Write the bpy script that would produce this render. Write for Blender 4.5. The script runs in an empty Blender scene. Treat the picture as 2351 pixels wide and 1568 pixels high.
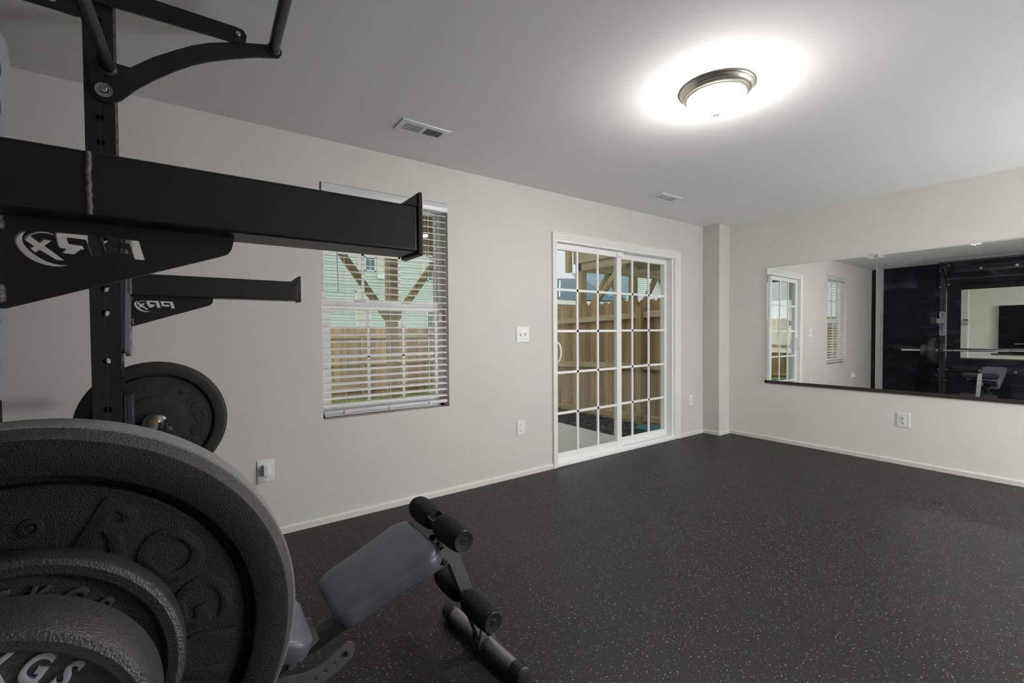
import bpy, bmesh, math, random
from math import sin, cos, pi, radians, atan2, hypot
from mathutils import Vector, Matrix

random.seed(7)
SC = bpy.context.scene
COL = SC.collection
V = Vector

# ------------------------------------------------------------------ materials
def new_mat(name):
    m = bpy.data.materials.new(name)
    m.use_nodes = True
    nt = m.node_tree
    b = nt.nodes.get('Principled BSDF')
    return m, nt, b

def N(nt, kind, **kw):
    n = nt.nodes.new(kind)
    for k, v in kw.items():
        if k.startswith('i_'):
            key = k[2:]
            key = int(key) if key.isdigit() else key.replace('_', ' ')
            n.inputs[key].default_value = v
        else:
            setattr(n, k, v)
    return n

def L(nt, a, b):
    nt.links.new(a, b)

def coords(nt, scale=(1, 1, 1)):
    t = N(nt, 'ShaderNodeTexCoord')
    m = N(nt, 'ShaderNodeMapping')
    m.inputs['Scale'].default_value = scale
    L(nt, t.outputs['Object'], m.inputs['Vector'])
    return m.outputs['Vector']

def ramp(nt, fac, stops):
    r = N(nt, 'ShaderNodeValToRGB')
    e = r.color_ramp.elements
    while len(e) > 1:
        e.remove(e[-1])
    e[0].position, e[0].color = stops[0][0], (*stops[0][1], 1)
    for p, c in stops[1:]:
        x = e.new(p); x.color = (*c, 1)
    L(nt, fac, r.inputs['Fac'])
    return r.outputs['Color']

def bump(nt, b, height, strength=.3, dist=.001):
    n = N(nt, 'ShaderNodeBump')
    n.inputs['Strength'].default_value = strength
    n.inputs['Distance'].default_value = dist
    L(nt, height, n.inputs['Height'])
    L(nt, n.outputs['Normal'], b.inputs['Normal'])

def paint(name, col, rough=.6, noise=0, nscale=40, bstr=0, bscale=300, bdist=.0006, metallic=0, spec=.5, coat=0):
    m, nt, b = new_mat(name)
    b.inputs['Base Color'].default_value = (*col, 1)
    b.inputs['Roughness'].default_value = rough
    b.inputs['Metallic'].default_value = metallic
    b.inputs['Specular IOR Level'].default_value = spec
    if coat:
        b.inputs['Coat Weight'].default_value = coat
    if noise:
        v = coords(nt)
        t = N(nt, 'ShaderNodeTexNoise', i_Scale=nscale, i_Detail=6.0)
        L(nt, v, t.inputs['Vector'])
        lo = [max(0, c * (1 - noise)) for c in col]; hi = [min(1, c * (1 + noise)) for c in col]
        L(nt, ramp(nt, t.outputs['Fac'], [(.3, lo), (.7, hi)]), b.inputs['Base Color'])
    if bstr:
        v = coords(nt)
        t = N(nt, 'ShaderNodeTexNoise', i_Scale=bscale, i_Detail=4.0)
        L(nt, v, t.inputs['Vector'])
        bump(nt, b, t.outputs['Fac'], bstr, bdist)
    return m

M = {}
M['wall_r'] = paint('wall_paint_lit', (.78, .765, .715), .75, noise=.015, nscale=3, bstr=.08, bscale=260)  # wall paint raised in tone: the brighter light on this wall is in the colour
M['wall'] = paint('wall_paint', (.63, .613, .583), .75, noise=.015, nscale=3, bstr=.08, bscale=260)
M['ceil'] = paint('ceiling_paint', (.80, .80, .795), .85, bstr=.06, bscale=220)
M['trim'] = paint('trim_white', (.80, .79, .765), .38, bstr=.03, bscale=90)
M['base'] = paint('baseboard_paint', (.72, .69, .64), .45, noise=.03, nscale=18)
M['vinyl'] = paint('vinyl_white', (.88, .88, .87), .32)
M['blind'] = paint('blind_white', (.92, .92, .92), .4)
M['valance'] = paint('valance_gray', (.62, .62, .66), .3)
M['cord'] = paint('cord_white', (.8, .79, .74), .7)
M['plastic_w'] = paint('plastic_white', (.78, .79, .80), .3)
M['plastic_slot'] = paint('plastic_slot_dark', (.05, .05, .05), .5)
M['black_steel'] = paint('powder_black', (.0068, .0070, .0092), .42, bstr=.25, bscale=900, bdist=.0003, spec=.5)
M['weld'] = paint('weld_grey', (.085, .08, .08), .5, noise=.35, nscale=220, bstr=.6, bscale=300, bdist=.001)
M['zinc'] = paint('zinc_plated', (.62, .68, .70), .25, metallic=1)
M['chrome'] = paint('hard_chrome', (.74, .76, .78), .14, metallic=1)
M['bronze'] = paint('bronze_bushing', (.62, .36, .10), .3, metallic=1)
M['black_plastic'] = paint('plastic_black', (.018, .018, .019), .42)
M['bracket'] = paint('bracket_sheen_grey', (.15, .155, .175), .4, bstr=.3, bscale=700, bdist=.0004)  # black plate; its grazing sheen is painted in as grey
M['liner'] = paint('liner_plastic', (.03, .032, .04), .35)
M['nickel'] = paint('brushed_nickel', (.74, .70, .63), .30, metallic=.85)
M['bench_grey'] = paint('bench_frame_grey', (.22, .22, .215), .34, metallic=.6, bstr=.1, bscale=700, bdist=.0003)
M['bench_dark'] = paint('bench_frame_dark', (.045, .045, .047), .30, metallic=.5, bstr=.1, bscale=800, bdist=.0003)
M['foam'] = paint('foam_black', (.022, .022, .024), .95, noise=.35, nscale=60, bstr=.5, bscale=700, bdist=.0008, spec=.25)
M['dark_rail'] = paint('mirror_channel_dark', (.035, .028, .022), .4)
M['grass'] = paint('lawn_green', (.16, .25, .07), .9, noise=.5, nscale=9, bstr=.8, bscale=60, bdist=.03)
M['concrete'] = paint('patio_concrete', (.42, .41, .36), .9, noise=.12, nscale=30, bstr=.5, bscale=120, bdist=.004)
M['soil'] = paint('soil_dark', (.10, .09, .08), .95, noise=.5, nscale=40, bstr=.8, bscale=60, bdist=.02)
M['teal'] = paint('teal_plastic', (.03, .17, .19), .45)
M['roof'] = paint('roof_shingle', (.085, .125, .145), .9, noise=.35, nscale=6)
M['roof_b'] = paint('roof_shingle_blue', (.17, .25, .30), .9, noise=.3, nscale=5)
M['house_cream'] = paint('siding_cream', (.60, .58, .50), .7)
M['shutter'] = paint('shutter_beige', (.62, .60, .50), .6)
M['blue_shutter'] = paint('shutter_blue', (.10, .22, .36), .6)
M['outer_white'] = paint('exterior_trim_white', (.80, .80, .78), .6)
M['far_glass'] = paint('far_window_glass', (.08, .15, .17), .08)

def rubber(name, col, strength, scale, dist, rough, spec=.4):
    m, nt, b = new_mat(name)
    v = coords(nt)
    n1 = N(nt, 'ShaderNodeTexNoise', i_Scale=scale, i_Detail=5.0, i_Roughness=.65)
    L(nt, v, n1.inputs['Vector'])
    n2 = N(nt, 'ShaderNodeTexVoronoi', i_Scale=scale * 1.3)
    L(nt, v, n2.inputs['Vector'])
    mx = N(nt, 'ShaderNodeMath', operation='ADD')
    L(nt, n1.outputs['Fac'], mx.inputs[0]); L(nt, n2.outputs['Distance'], mx.inputs[1])
    L(nt, ramp(nt, n1.outputs['Fac'], [(.3, [c * .65 for c in col]), (.72, [c * 1.5 for c in col])]), b.inputs['Base Color'])
    b.inputs['Roughness'].default_value = rough
    b.inputs['Specular IOR Level'].default_value = spec
    bump(nt, b, mx.outputs[0], strength, dist)
    return m
M['bumper'] = rubber('crumb_rubber', (.013, .013, .0132), .6, 620, .0009, .6, .4)
M['bumper_tread'] = rubber('crumb_rubber_lit', (.20, .20, .205), .7, 620, .0008, .6, .45)  # near plate only: light falling on the tread is put into the colour
M['bumper_edge'] = rubber('crumb_rubber_dark_edge', (.022, .022, .0222), .6, 620, .0009, .6, .4)
M['bumper_chamfer'] = rubber('crumb_rubber_lit_chamfer', (.050, .050, .050), .8, 520, .0011, .45, .5)  # chamfer lightened as if lit from above
M['iron'] = rubber('hammertone_iron', (.040, .040, .038), .55, 420, .0009, .38, .6)
M['iron_letter'] = paint('iron_letter', (.075, .075, .072), .4, bstr=.4, bscale=420, bdist=.0006)
M['letter_white'] = paint('raised_letter_paint', (.42, .43, .45), .5, noise=.15, nscale=200)

def mat_knurl():
    m, nt, b = new_mat('knurled_steel')
    b.inputs['Base Color'].default_value = (.42, .43, .44, 1)
    b.inputs['Metallic'].default_value = .9
    b.inputs['Roughness'].default_value = .42
    v = coords(nt)
    t = N(nt, 'ShaderNodeTexVoronoi', i_Scale=700.0)
    L(nt, v, t.inputs['Vector'])
    bump(nt, b, t.outputs['Distance'], .5, .0006)
    return m
M['knurl'] = mat_knurl()

def mat_vinyl_pad():
    m, nt, b = new_mat('pad_vinyl')
    v = coords(nt)
    t = N(nt, 'ShaderNodeTexNoise', i_Scale=9.0, i_Detail=5.0)
    L(nt, v, t.inputs['Vector'])
    L(nt, ramp(nt, t.outputs['Fac'], [(.3, (.078, .085, .100)), (.7, (.115, .124, .145))]), b.inputs['Base Color'])
    b.inputs['Roughness'].default_value = .38
    b.inputs['Specular IOR Level'].default_value = .6
    g = N(nt, 'ShaderNodeTexVoronoi', i_Scale=900.0)
    L(nt, v, g.inputs['Vector'])
    bump(nt, b, g.outputs['Distance'], .25, .0004)
    return m
M['pad'] = mat_vinyl_pad()

def mat_floor():
    m, nt, b = new_mat('speckled_rubber_floor')
    v = coords(nt)
    big = N(nt, 'ShaderNodeTexNoise', i_Scale=1.3, i_Detail=5.0)
    L(nt, v, big.inputs['Vector'])
    fine = N(nt, 'ShaderNodeTexNoise', i_Scale=260.0, i_Detail=3.0)
    L(nt, v, fine.inputs['Vector'])
    # mats about 4 x 6 ft: value changes slightly from mat to mat
    mp = N(nt, 'ShaderNodeMapping'); mp.inputs['Location'].default_value = (.17, .28, 0)
    L(nt, v, mp.inputs['Vector'])
    br = N(nt, 'ShaderNodeTexBrick', offset=.5, squash=1.0)
    br.inputs['Color1'].default_value = (.82, .82, .82, 1); br.inputs['Color2'].default_value = (1.2, 1.2, 1.2, 1)
    br.inputs['Mortar'].default_value = (.35, .35, .35, 1)
    br.inputs['Scale'].default_value = 1.0
    br.inputs['Mortar Size'].default_value = .0012
    br.inputs['Mortar Smooth'].default_value = .0
    br.inputs['Brick Width'].default_value = 1.83
    br.inputs['Row Height'].default_value = 1.22
    L(nt, mp.outputs['Vector'], br.inputs['Vector'])
    base = ramp(nt, big.outputs['Fac'], [(.3, (.0065, .0067, .0072)), (.72, (.0115, .0117, .0121))])
    mul = N(nt, 'ShaderNodeMixRGB', blend_type='MULTIPLY'); mul.inputs['Fac'].default_value = 1
    L(nt, base, mul.inputs['Color1']); L(nt, br.outputs['Color'], mul.inputs['Color2'])
    col = mul.outputs['Color']
    def specks(col, scale, thr, pick, stops, stretch):
        mpp = N(nt, 'ShaderNodeMapping')
        mpp.inputs['Scale'].default_value = stretch
        L(nt, v, mpp.inputs['Vector'])
        vo = N(nt, 'ShaderNodeTexVoronoi', i_Scale=scale)
        vo.voronoi_dimensions = '2D'
        L(nt, mpp.outputs['Vector'], vo.inputs['Vector'])
        sep = N(nt, 'ShaderNodeSeparateColor')
        L(nt, vo.outputs['Color'], sep.inputs['Color'])
        a = N(nt, 'ShaderNodeMath', operation='LESS_THAN'); a.inputs[1].default_value = thr
        L(nt, vo.outputs['Distance'], a.inputs[0])
        c = N(nt, 'ShaderNodeMath', operation='LESS_THAN'); c.inputs[1].default_value = pick
        L(nt, sep.outputs['Red'], c.inputs[0])
        d = N(nt, 'ShaderNodeMath', operation='MULTIPLY')
        L(nt, a.outputs[0], d.inputs[0]); L(nt, c.outputs[0], d.inputs[1])
        cc = ramp(nt, sep.outputs['Green'], stops)
        mx = N(nt, 'ShaderNodeMixRGB'); L(nt, d.outputs[0], mx.inputs['Fac'])
        L(nt, col, mx.inputs['Color1']); L(nt, cc, mx.inputs['Color2'])
        return mx.outputs['Color']
    pale = [(0, (.20, .20, .18)), (.35, (.30, .28, .22)), (.6, (.22, .22, .22)), (.85, (.12, .12, .12))]
    col = specks(col, 125, .17, .20, pale, (1, .7, 1))
    vivid = [(0, (.40, .40, .36)), (.45, (.40, .33, .17)), (.62, (.05, .17, .34)), (.82, (.10, .26, .30)), (.93, (.30, .07, .05))]
    for n_ in ():
        pass
    col = specks(col, 62, .125, .16, vivid, (.75, 1, 1))
    L(nt, col, b.inputs['Base Color'])
    b.inputs['Roughness'].default_value = .50
    b.inputs['Specular IOR Level'].default_value = .38
    bump(nt, b, fine.outputs['Fac'], .55, .0012)
    return m
M['floor'] = mat_floor()

def mat_black_wall():
    m, nt, b = new_mat('chalkboard_black')
    v = coords(nt)
    n1 = N(nt, 'ShaderNodeTexNoise', i_Scale=1.8, i_Detail=8.0, i_Distortion=1.6)
    L(nt, v, n1.inputs['Vector'])
    mp = N(nt, 'ShaderNodeMapping'); mp.inputs['Rotation'].default_value = (.9, 0, 0); mp.inputs['Scale'].default_value = (1, 1, 6)
    L(nt, v, mp.inputs['Vector'])
    n2 = N(nt, 'ShaderNodeTexNoise', i_Scale=2.2, i_Detail=6.0, i_Distortion=.6)
    L(nt, mp.outputs['Vector'], n2.inputs['Vector'])
    mul = N(nt, 'ShaderNodeMath', operation='MULTIPLY')
    L(nt, n1.outputs['Fac'], mul.inputs[0]); L(nt, n2.outputs['Fac'], mul.inputs[1])
    L(nt, ramp(nt, mul.outputs[0], [(.20, (.0035, .0040, .0060)), (.30, (.0055, .0062, .0095)), (.46, (.026, .030, .042))]), b.inputs['Base Color'])
    b.inputs['Roughness'].default_value = .62
    b.inputs['Specular IOR Level'].default_value = .22
    return m
M['black_wall'] = mat_black_wall()

def mat_mirror(name, tint=(.90, .92, .91), smear=1.0):
    m, nt, b = new_mat(name)
    b.inputs['Base Color'].default_value = (*tint, 1)
    b.inputs['Metallic'].default_value = 1
    b.inputs['Roughness'].default_value = 0
    v = coords(nt)
    mp = N(nt, 'ShaderNodeMapping'); mp.inputs['Rotation'].default_value = (.7, 0, 0); mp.inputs['Scale'].default_value = (1, 1, 3.5)
    L(nt, v, mp.inputs['Vector'])
    n1 = N(nt, 'ShaderNodeTexNoise', i_Scale=3.4, i_Detail=7.0, i_Distortion=1.2)
    L(nt, mp.outputs['Vector'], n1.inputs['Vector'])
    f = ramp(nt, n1.outputs['Fac'], [(.60, (0, 0, 0)), (.86, (.10 * smear,) * 3)])
    d = N(nt, 'ShaderNodeBsdfDiffuse'); d.inputs['Color'].default_value = (.55, .6, .68, 1)
    mix = N(nt, 'ShaderNodeMixShader')
    L(nt, f, mix.inputs['Fac']); L(nt, b.outputs[0], mix.inputs[1]); L(nt, d.outputs[0], mix.inputs[2])
    L(nt, mix.outputs[0], nt.nodes['Material Output'].inputs['Surface'])
    return m
M['mirror'] = mat_mirror('mirror_silver')
M['mirror_green'] = mat_mirror('mirror_silver_green', (.88, .92, .86), .5)
M['glass_edge'] = paint('mirror_edge', (.55, .62, .60), .15, metallic=.3)

def mat_glass(name, tint, k=1.0):
    m, nt, b = new_mat(name)
    nt.nodes.remove(b)
    t = N(nt, 'ShaderNodeBsdfTransparent'); t.inputs['Color'].default_value = (*tint, 1)
    g = N(nt, 'ShaderNodeBsdfGlossy'); g.inputs['Roughness'].default_value = 0
    f = N(nt, 'ShaderNodeLayerWeight'); f.inputs['Blend'].default_value = .5
    pw = N(nt, 'ShaderNodeMath', operation='POWER'); pw.inputs[1].default_value = 5
    L(nt, f.outputs['Facing'], pw.inputs[0])
    mm = N(nt, 'ShaderNodeMath', operation='MULTIPLY_ADD'); mm.inputs[1].default_value = .9 * k; mm.inputs[2].default_value = .042 * k
    L(nt, pw.outputs[0], mm.inputs[0])
    mix = N(nt, 'ShaderNodeMixShader')
    L(nt, mm.outputs[0], mix.inputs['Fac']); L(nt, t.outputs[0], mix.inputs[1]); L(nt, g.outputs[0], mix.inputs[2])
    L(nt, mix.outputs[0], nt.nodes['Material Output'].inputs['Surface'])
    return m
M['glass'] = mat_glass('window_glass', (.965, .985, .975))
M['glass_door'] = mat_glass('door_glass', (.945, .975, .955), 1.5)

def mat_wood(name, a, c, e, axis='z', scale=1.0, plank=None):
    m, nt, b = new_mat(name)
    st = {'z': (26, 26, 1.6), 'y': (26, 1.6, 26), 'x': (1.6, 26, 26)}[axis]
    v = coords(nt, tuple(s * scale for s in st))
    n1 = N(nt, 'ShaderNodeTexNoise', i_Scale=1.0, i_Detail=6.0, i_Distortion=.7)
    L(nt, v, n1.inputs['Vector'])
    col = ramp(nt, n1.outputs['Fac'], [(.28, a), (.5, c), (.74, e)])
    if plank:
        t = N(nt, 'ShaderNodeTexCoord')
        sp = N(nt, 'ShaderNodeSeparateXYZ'); L(nt, t.outputs['Object'], sp.inputs[0])
        dv = N(nt, 'ShaderNodeMath', operation='DIVIDE'); dv.inputs[1].default_value = plank[1]
        L(nt, sp.outputs[plank[0]], dv.inputs[0])
        fl = N(nt, 'ShaderNodeMath', operation='FLOOR'); L(nt, dv.outputs[0], fl.inputs[0])
        wn = N(nt, 'ShaderNodeTexWhiteNoise'); wn.noise_dimensions = '1D'; L(nt, fl.outputs[0], wn.inputs['W'])
        sh = ramp(nt, wn.outputs['Value'], [(0, (.72, .70, .66)), (.5, (1, .98, .95)), (1, (1.25, 1.15, 1.0))])
        mu = N(nt, 'ShaderNodeMixRGB', blend_type='MULTIPLY'); mu.inputs['Fac'].default_value = 1
        L(nt, col, mu.inputs['Color1']); L(nt, sh, mu.inputs['Color2']); col = mu.outputs['Color']
    L(nt, col, b.inputs['Base Color'])
    b.inputs['Roughness'].default_value = .75
    b.inputs['Specular IOR Level'].default_value = .2
    return m
M['fence'] = mat_wood('fence_wood', (.26, .17, .085), (.37, .255, .135), (.46, .33, .19), 'z', 1, ('Y', .143))
M['fence_x'] = mat_wood('fence_wood_far', (.30, .21, .11), (.43, .31, .17), (.52, .39, .24), 'z', 1, ('X', .143))
M['rail_y'] = mat_wood('rail_wood', (.36, .28, .16), (.46, .37, .22), (.56, .46, .29), 'y')
M['rail_x'] = mat_wood('rail_wood_x', (.36, .28, .16), (.46, .37, .22), (.56, .46, .29), 'x')
M['post_wood'] = mat_wood('post_wood', (.20, .15, .08), (.36, .27, .14), (.46, .35, .2), 'z')
M['deck_wood'] = mat_wood('deck_wood', (.24, .18, .10), (.38, .30, .17), (.46, .37, .22), 'y')

def mat_siding(name, col, pitch):
    m, nt, b = new_mat(name)
    t = N(nt, 'ShaderNodeTexCoord'); sp = N(nt, 'ShaderNodeSeparateXYZ'); L(nt, t.outputs['Object'], sp.inputs[0])
    dv = N(nt, 'ShaderNodeMath', operation='DIVIDE'); dv.inputs[1].default_value = pitch; L(nt, sp.outputs['Z'], dv.inputs[0])
    fr = N(nt, 'ShaderNodeMath', operation='FRACT'); L(nt, dv.outputs[0], fr.inputs[0])
    L(nt, ramp(nt, fr.outputs[0], [(0, [c * .34 for c in col]), (.16, [c * .4 for c in col]), (.2, col), (1, [min(1, c * 1.05) for c in col])]), b.inputs['Base Color'])
    b.inputs['Roughness'].default_value = .7
    return m
M['siding_green'] = mat_siding('siding_green', (.58, .655, .605), .20)
M['siding_white'] = mat_siding('siding_white', (.82, .83, .82), .22)
M['siding_cream'] = mat_siding('siding_pale', (.58, .57, .50), .22)

def mat_mulch():
    m, nt, b = new_mat('dark_mulch')
    v = coords(nt)
    n = N(nt, 'ShaderNodeTexVoronoi', i_Scale=38.0)
    L(nt, v, n.inputs['Vector'])
    sep = N(nt, 'ShaderNodeSeparateColor'); L(nt, n.outputs['Color'], sep.inputs['Color'])
    L(nt, ramp(nt, sep.outputs['Red'], [(0, (.02, .019, .022)), (.6, (.055, .05, .055)), (1, (.14, .13, .13))]), b.inputs['Base Color'])
    b.inputs['Roughness'].default_value = .9
    bump(nt, b, n.outputs['Distance'], 1, .02)
    return m
M['mulch'] = mat_mulch()

def mat_lamp(strength):
    m, nt, b = new_mat('lamp_frosted_glass')
    nt.nodes.remove(b)
    e = N(nt, 'ShaderNodeEmission')
    e.inputs['Color'].default_value = (1, .97, .925, 1)
    # bowl side glows less than its bottom, to hold down the ceiling halo
    g = N(nt, 'ShaderNodeNewGeometry'); sp = N(nt, 'ShaderNodeSeparateXYZ'); L(nt, g.outputs['Normal'], sp.inputs[0])
    ab = N(nt, 'ShaderNodeMath', operation='ABSOLUTE'); L(nt, sp.outputs['Z'], ab.inputs[0])
    mr = N(nt, 'ShaderNodeMapRange'); mr.inputs['From Min'].default_value = .05; mr.inputs['From Max'].default_value = .75
    mr.inputs['To Min'].default_value = strength * .20; mr.inputs['To Max'].default_value = strength * .80
    L(nt, ab.outputs[0], mr.inputs['Value']); L(nt, mr.outputs[0], e.inputs['Strength'])
    L(nt, e.outputs[0], nt.nodes['Material Output'].inputs['Surface'])
    return m
M['lamp'] = mat_lamp(235)
m_, nt_, b_ = new_mat('fill_globe_glow'); nt_.nodes.remove(b_)  # glow of the added fill light
e_ = N(nt_, 'ShaderNodeEmission'); e_.inputs['Color'].default_value = (.97, .985, 1, 1); e_.inputs['Strength'].default_value = 116
L(nt_, e_.outputs[0], nt_.nodes['Material Output'].inputs['Surface']); M['globe'] = m_

# ------------------------------------------------------------------ mesh builder
class MB:
    def __init__(self):
        self.v = []; self.f = []; self.mi = []; self.cur = 0
    def add(self, vs, fs):
        o = len(self.v)
        self.v += [V(p) for p in vs]
        self.f += [[i + o for i in f] for f in fs]
        self.mi += [self.cur] * len(fs)
    def box(self, lo, hi):
        x0, y0, z0 = lo; x1, y1, z1 = hi
        self.add([(x0,y0,z0),(x1,y0,z0),(x1,y1,z0),(x0,y1,z0),(x0,y0,z1),(x1,y0,z1),(x1,y1,z1),(x0,y1,z1)],
                 [(0,3,2,1),(4,5,6,7),(0,1,5,4),(1,2,6,5),(2,3,7,6),(3,0,4,7)])
        return self
    def bar(self, p0, p1, w, h, up=(0,0,1)):
        p0, p1 = V(p0), V(p1); d = (p1 - p0).normalized(); up = V(up)
        s = d.cross(up).normalized(); u = s.cross(d).normalized()
        vs = []
        for p in (p0, p1):
            for a, b in ((-1,-1),(1,-1),(1,1),(-1,1)):
                vs.append(p + s * (a * w / 2) + u * (b * h / 2))
        self.add(vs, [(0,3,2,1),(4,5,6,7),(0,1,5,4),(1,2,6,5),(2,3,7,6),(3,0,4,7)])
        return self
    def lathe(self, prof, p, ax=(0,0,1), n=48, start=(1,0,0), cap=True):
        p = V(p); ax = V(ax).normalized(); s = V(start); s = (s - ax * s.dot(ax)).normalized(); t = ax.cross(s)
        vs = []; fs = []; rows = []
        for r, h in prof:
            if r < 1e-7:
                rows.append([len(vs)]); vs.append(p + ax * h)
            else:
                rows.append(list(range(len(vs), len(vs) + n)))
                for k in range(n):
                    a = 2 * pi * k / n
                    vs.append(p + ax * h + s * (r * cos(a)) + t * (r * sin(a)))
        for a, b in zip(rows, rows[1:]):
            for k in range(n):
                k2 = (k + 1) % n
                q = [a[k % len(a)], a[k2 % len(a)], b[k2 % len(b)], b[k % len(b)]]
                q2 = []
                for i in q:
                    if i not in q2: q2.append(i)
                if len(q2) > 2: fs.append(q2)
        self.add(vs, fs)
        return self
    def cyl(self, p0, p1, r, n=20, r1=None):
        p0, p1 = V(p0), V(p1); h = (p1 - p0).length
        st = (1,0,0) if abs((p1 - p0).normalized().x) < .9 else (0,1,0)
        r1 = r if r1 is None else r1
        return self.lathe([(0,0),(r,0),(r1,h),(0,h)], p0, p1 - p0, n, st)
    def tube(self, pts, r, n=8):
        pts = [V(p) for p in pts]; vs = []; fs = []
        prev = None
        for i, p in enumerate(pts):
            d = (pts[min(i+1, len(pts)-1)] - pts[max(i-1, 0)]).normalized()
            if prev is None:
                s = d.orthogonal().normalized()
            else:
                s = (prev - d * prev.dot(d)).normalized()
            prev = s; t = d.cross(s)
            for k in range(n):
                a = 2 * pi * k / n
                vs.append(p + s * (r * cos(a)) + t * (r * sin(a)))
        for i in range(len(pts) - 1):
            for k in range(n):
                fs.append((i*n+k, i*n+(k+1)%n, (i+1)*n+(k+1)%n, (i+1)*n+k))
        fs.append(tuple(range(n-1, -1, -1))); fs.append(tuple((len(pts)-1)*n + k for k in range(n)))
        self.add(vs, fs)
        return self
    def mesh(self, me, mat=Matrix()):
        self.add([mat @ v.co for v in me.vertices], [list(p.vertices) for p in me.polygons])
        return self

def build(name, mb, mat, parent=None, smooth=False, bev=0, ang=38, seg=2, label=None):
    me = bpy.data.meshes.new(name)
    off = V((0,0,0))
    if parent is not None:
        off = world_loc(parent)
    elif mb.v:
        xs = [p.x for p in mb.v]; ys = [p.y for p in mb.v]; zs = [p.z for p in mb.v]
        off = V(((min(xs)+max(xs))/2, (min(ys)+max(ys))/2, min(zs)))
    me.from_pydata([p - off for p in mb.v], [], mb.f)
    bm = bmesh.new(); bm.from_mesh(me)
    bmesh.ops.remove_doubles(bm, verts=bm.verts, dist=1e-6)
    bmesh.ops.recalc_face_normals(bm, faces=bm.faces)
    bm.to_mesh(me); bm.free()
    mats = mat if isinstance(mat, (list, tuple)) else [mat]
    for x in mats: me.materials.append(x)
    if len(mats) > 1 and len(me.polygons) == len(mb.mi):
        me.polygons.foreach_set('material_index', mb.mi)
    if smooth:
        me.polygons.foreach_set('use_smooth', [True] * len(me.polygons))
        me.set_sharp_from_angle(angle=radians(ang))
    o = bpy.data.objects.new(name, me)
    COL.objects.link(o)
    if parent is not None:
        o.parent = parent
    else:
        o.location = off
    if bev:
        b = o.modifiers.new('bevel', 'BEVEL'); b.width = bev; b.segments = seg; b.limit_method = 'ANGLE'; b.angle_limit = radians(40)
        b.harden_normals = False
        me.polygons.foreach_set('use_smooth', [True] * len(me.polygons))
        me.set_sharp_from_angle(angle=radians(50))
    if label: o['label'] = label
    return o

WL = {}
def world_loc(o):
    p = V((0,0,0)); q = o
    while q is not None:
        p = p + q.location; q = q.parent
    return p

def thing(name, label, cat, loc, group=None, kind=None):
    o = bpy.data.objects.new(name, None); COL.objects.link(o)
    o.location = loc; o.empty_display_size = .05
    tag(o, label, cat, group, kind)
    return o

def tag(o, label, cat, group=None, kind=None):
    o['label'] = label; o['category'] = cat
    if group: o['group'] = group
    if kind: o['kind'] = kind
    return o

def plate(outline, holes, t, origin, u, v):
    """flat plate with real cut-outs: outline and holes in 2D, thickness t centred on the plane through origin"""
    cu = bpy.data.curves.new('c', 'CURVE'); cu.dimensions = '2D'; cu.fill_mode = 'BOTH'; cu.extrude = t / 2
    for loop in [outline] + list(holes):
        s = cu.splines.new('POLY'); s.points.add(len(loop) - 1); s.use_cyclic_u = True
        for p, (x, y) in zip(s.points, loop): p.co = (x, y, 0, 1)
    ob = bpy.data.objects.new('c', cu)
    me = bpy.data.meshes.new_from_object(ob)
    u, v = V(u).normalized(), V(v).normalized(); w = u.cross(v)
    m = Matrix(((u.x, v.x, w.x, origin[0]), (u.y, v.y, w.y, origin[1]), (u.z, v.z, w.z, origin[2]), (0,0,0,1)))
    mb = MB(); mb.mesh(me, m)
    bpy.data.objects.remove(ob); bpy.data.curves.remove(cu); bpy.data.meshes.remove(me)
    return mb

def circ(cx, cy, r, n=20, rev=False):
    return [(cx + r * cos(2*pi*k/n), cy + r * sin(2*pi*k/n)) for k in range(n)]

def rrect(x0, y0, x1, y1, r, n=6):
    pts = []
    for cx, cy, a0 in ((x1-r, y0+r, -90), (x1-r, y1-r, 0), (x0+r, y1-r, 90), (x0+r, y0+r, 180)):
        for k in range(n + 1):
            a = radians(a0 + 90 * k / n); pts.append((cx + r*cos(a), cy + r*sin(a)))
    return pts

def text_mesh(s, size, ext, offset=0, bevel=0, shear=0):
    cu = bpy.data.curves.new('t', 'FONT'); cu.body = s; cu.size = size; cu.extrude = ext; cu.offset = offset
    cu.align_x = 'CENTER'; cu.align_y = 'CENTER'; cu.bevel_depth = bevel; cu.bevel_resolution = 1; cu.shear = shear
    cu.resolution_u = 6
    ob = bpy.data.objects.new('t', cu)
    me = bpy.data.meshes.new_from_object(ob)
    bpy.data.objects.remove(ob); bpy.data.curves.remove(cu)
    xs = [v.co.x for v in me.vertices]; ys = [v.co.y for v in me.vertices]
    cx, cy = (min(xs)+max(xs))/2, (min(ys)+max(ys))/2
    for v in me.vertices: v.co.x -= cx; v.co.y -= cy
    return me

def arc_letters(mb, items, cx, y, cz, r, size, ext, offset=0, sx=1.0, inward=False, bevel=0, shear=0, nrm=-1):
    """letters round a disc face that looks along nrm*Y; items = [(char, angle in degrees)]"""
    for ch, a in items:
        me = text_mesh(ch, size, ext, offset, bevel, shear)
        a = radians(a); rad = V((cos(a), 0, sin(a))); tan = V((sin(a), 0, -cos(a)))
        if inward: rad, tan = -rad, -tan
        if nrm > 0: tan = -tan
        nv = tan.cross(rad)
        o = V((cx, y, cz)) + V((cos(a), 0, sin(a))) * r
        m = Matrix(((tan.x*sx, rad.x, nv.x, o.x), (tan.y*sx, rad.y, nv.y, o.y), (tan.z*sx, rad.z, nv.z, o.z), (0,0,0,1)))
        mb.mesh(me, m); bpy.data.meshes.remove(me)

# ------------------------------------------------------------------ room numbers (metres)
XW, XA, YB, YF, H = -.72, 5.1464, 3.0008, -3.30, 2.44
WT = .16

def struct(name, mb, mat, label, cat, **kw):
    o = build(name, mb, mat, **kw); tag(o, label, cat, kind='structure'); return o

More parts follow.
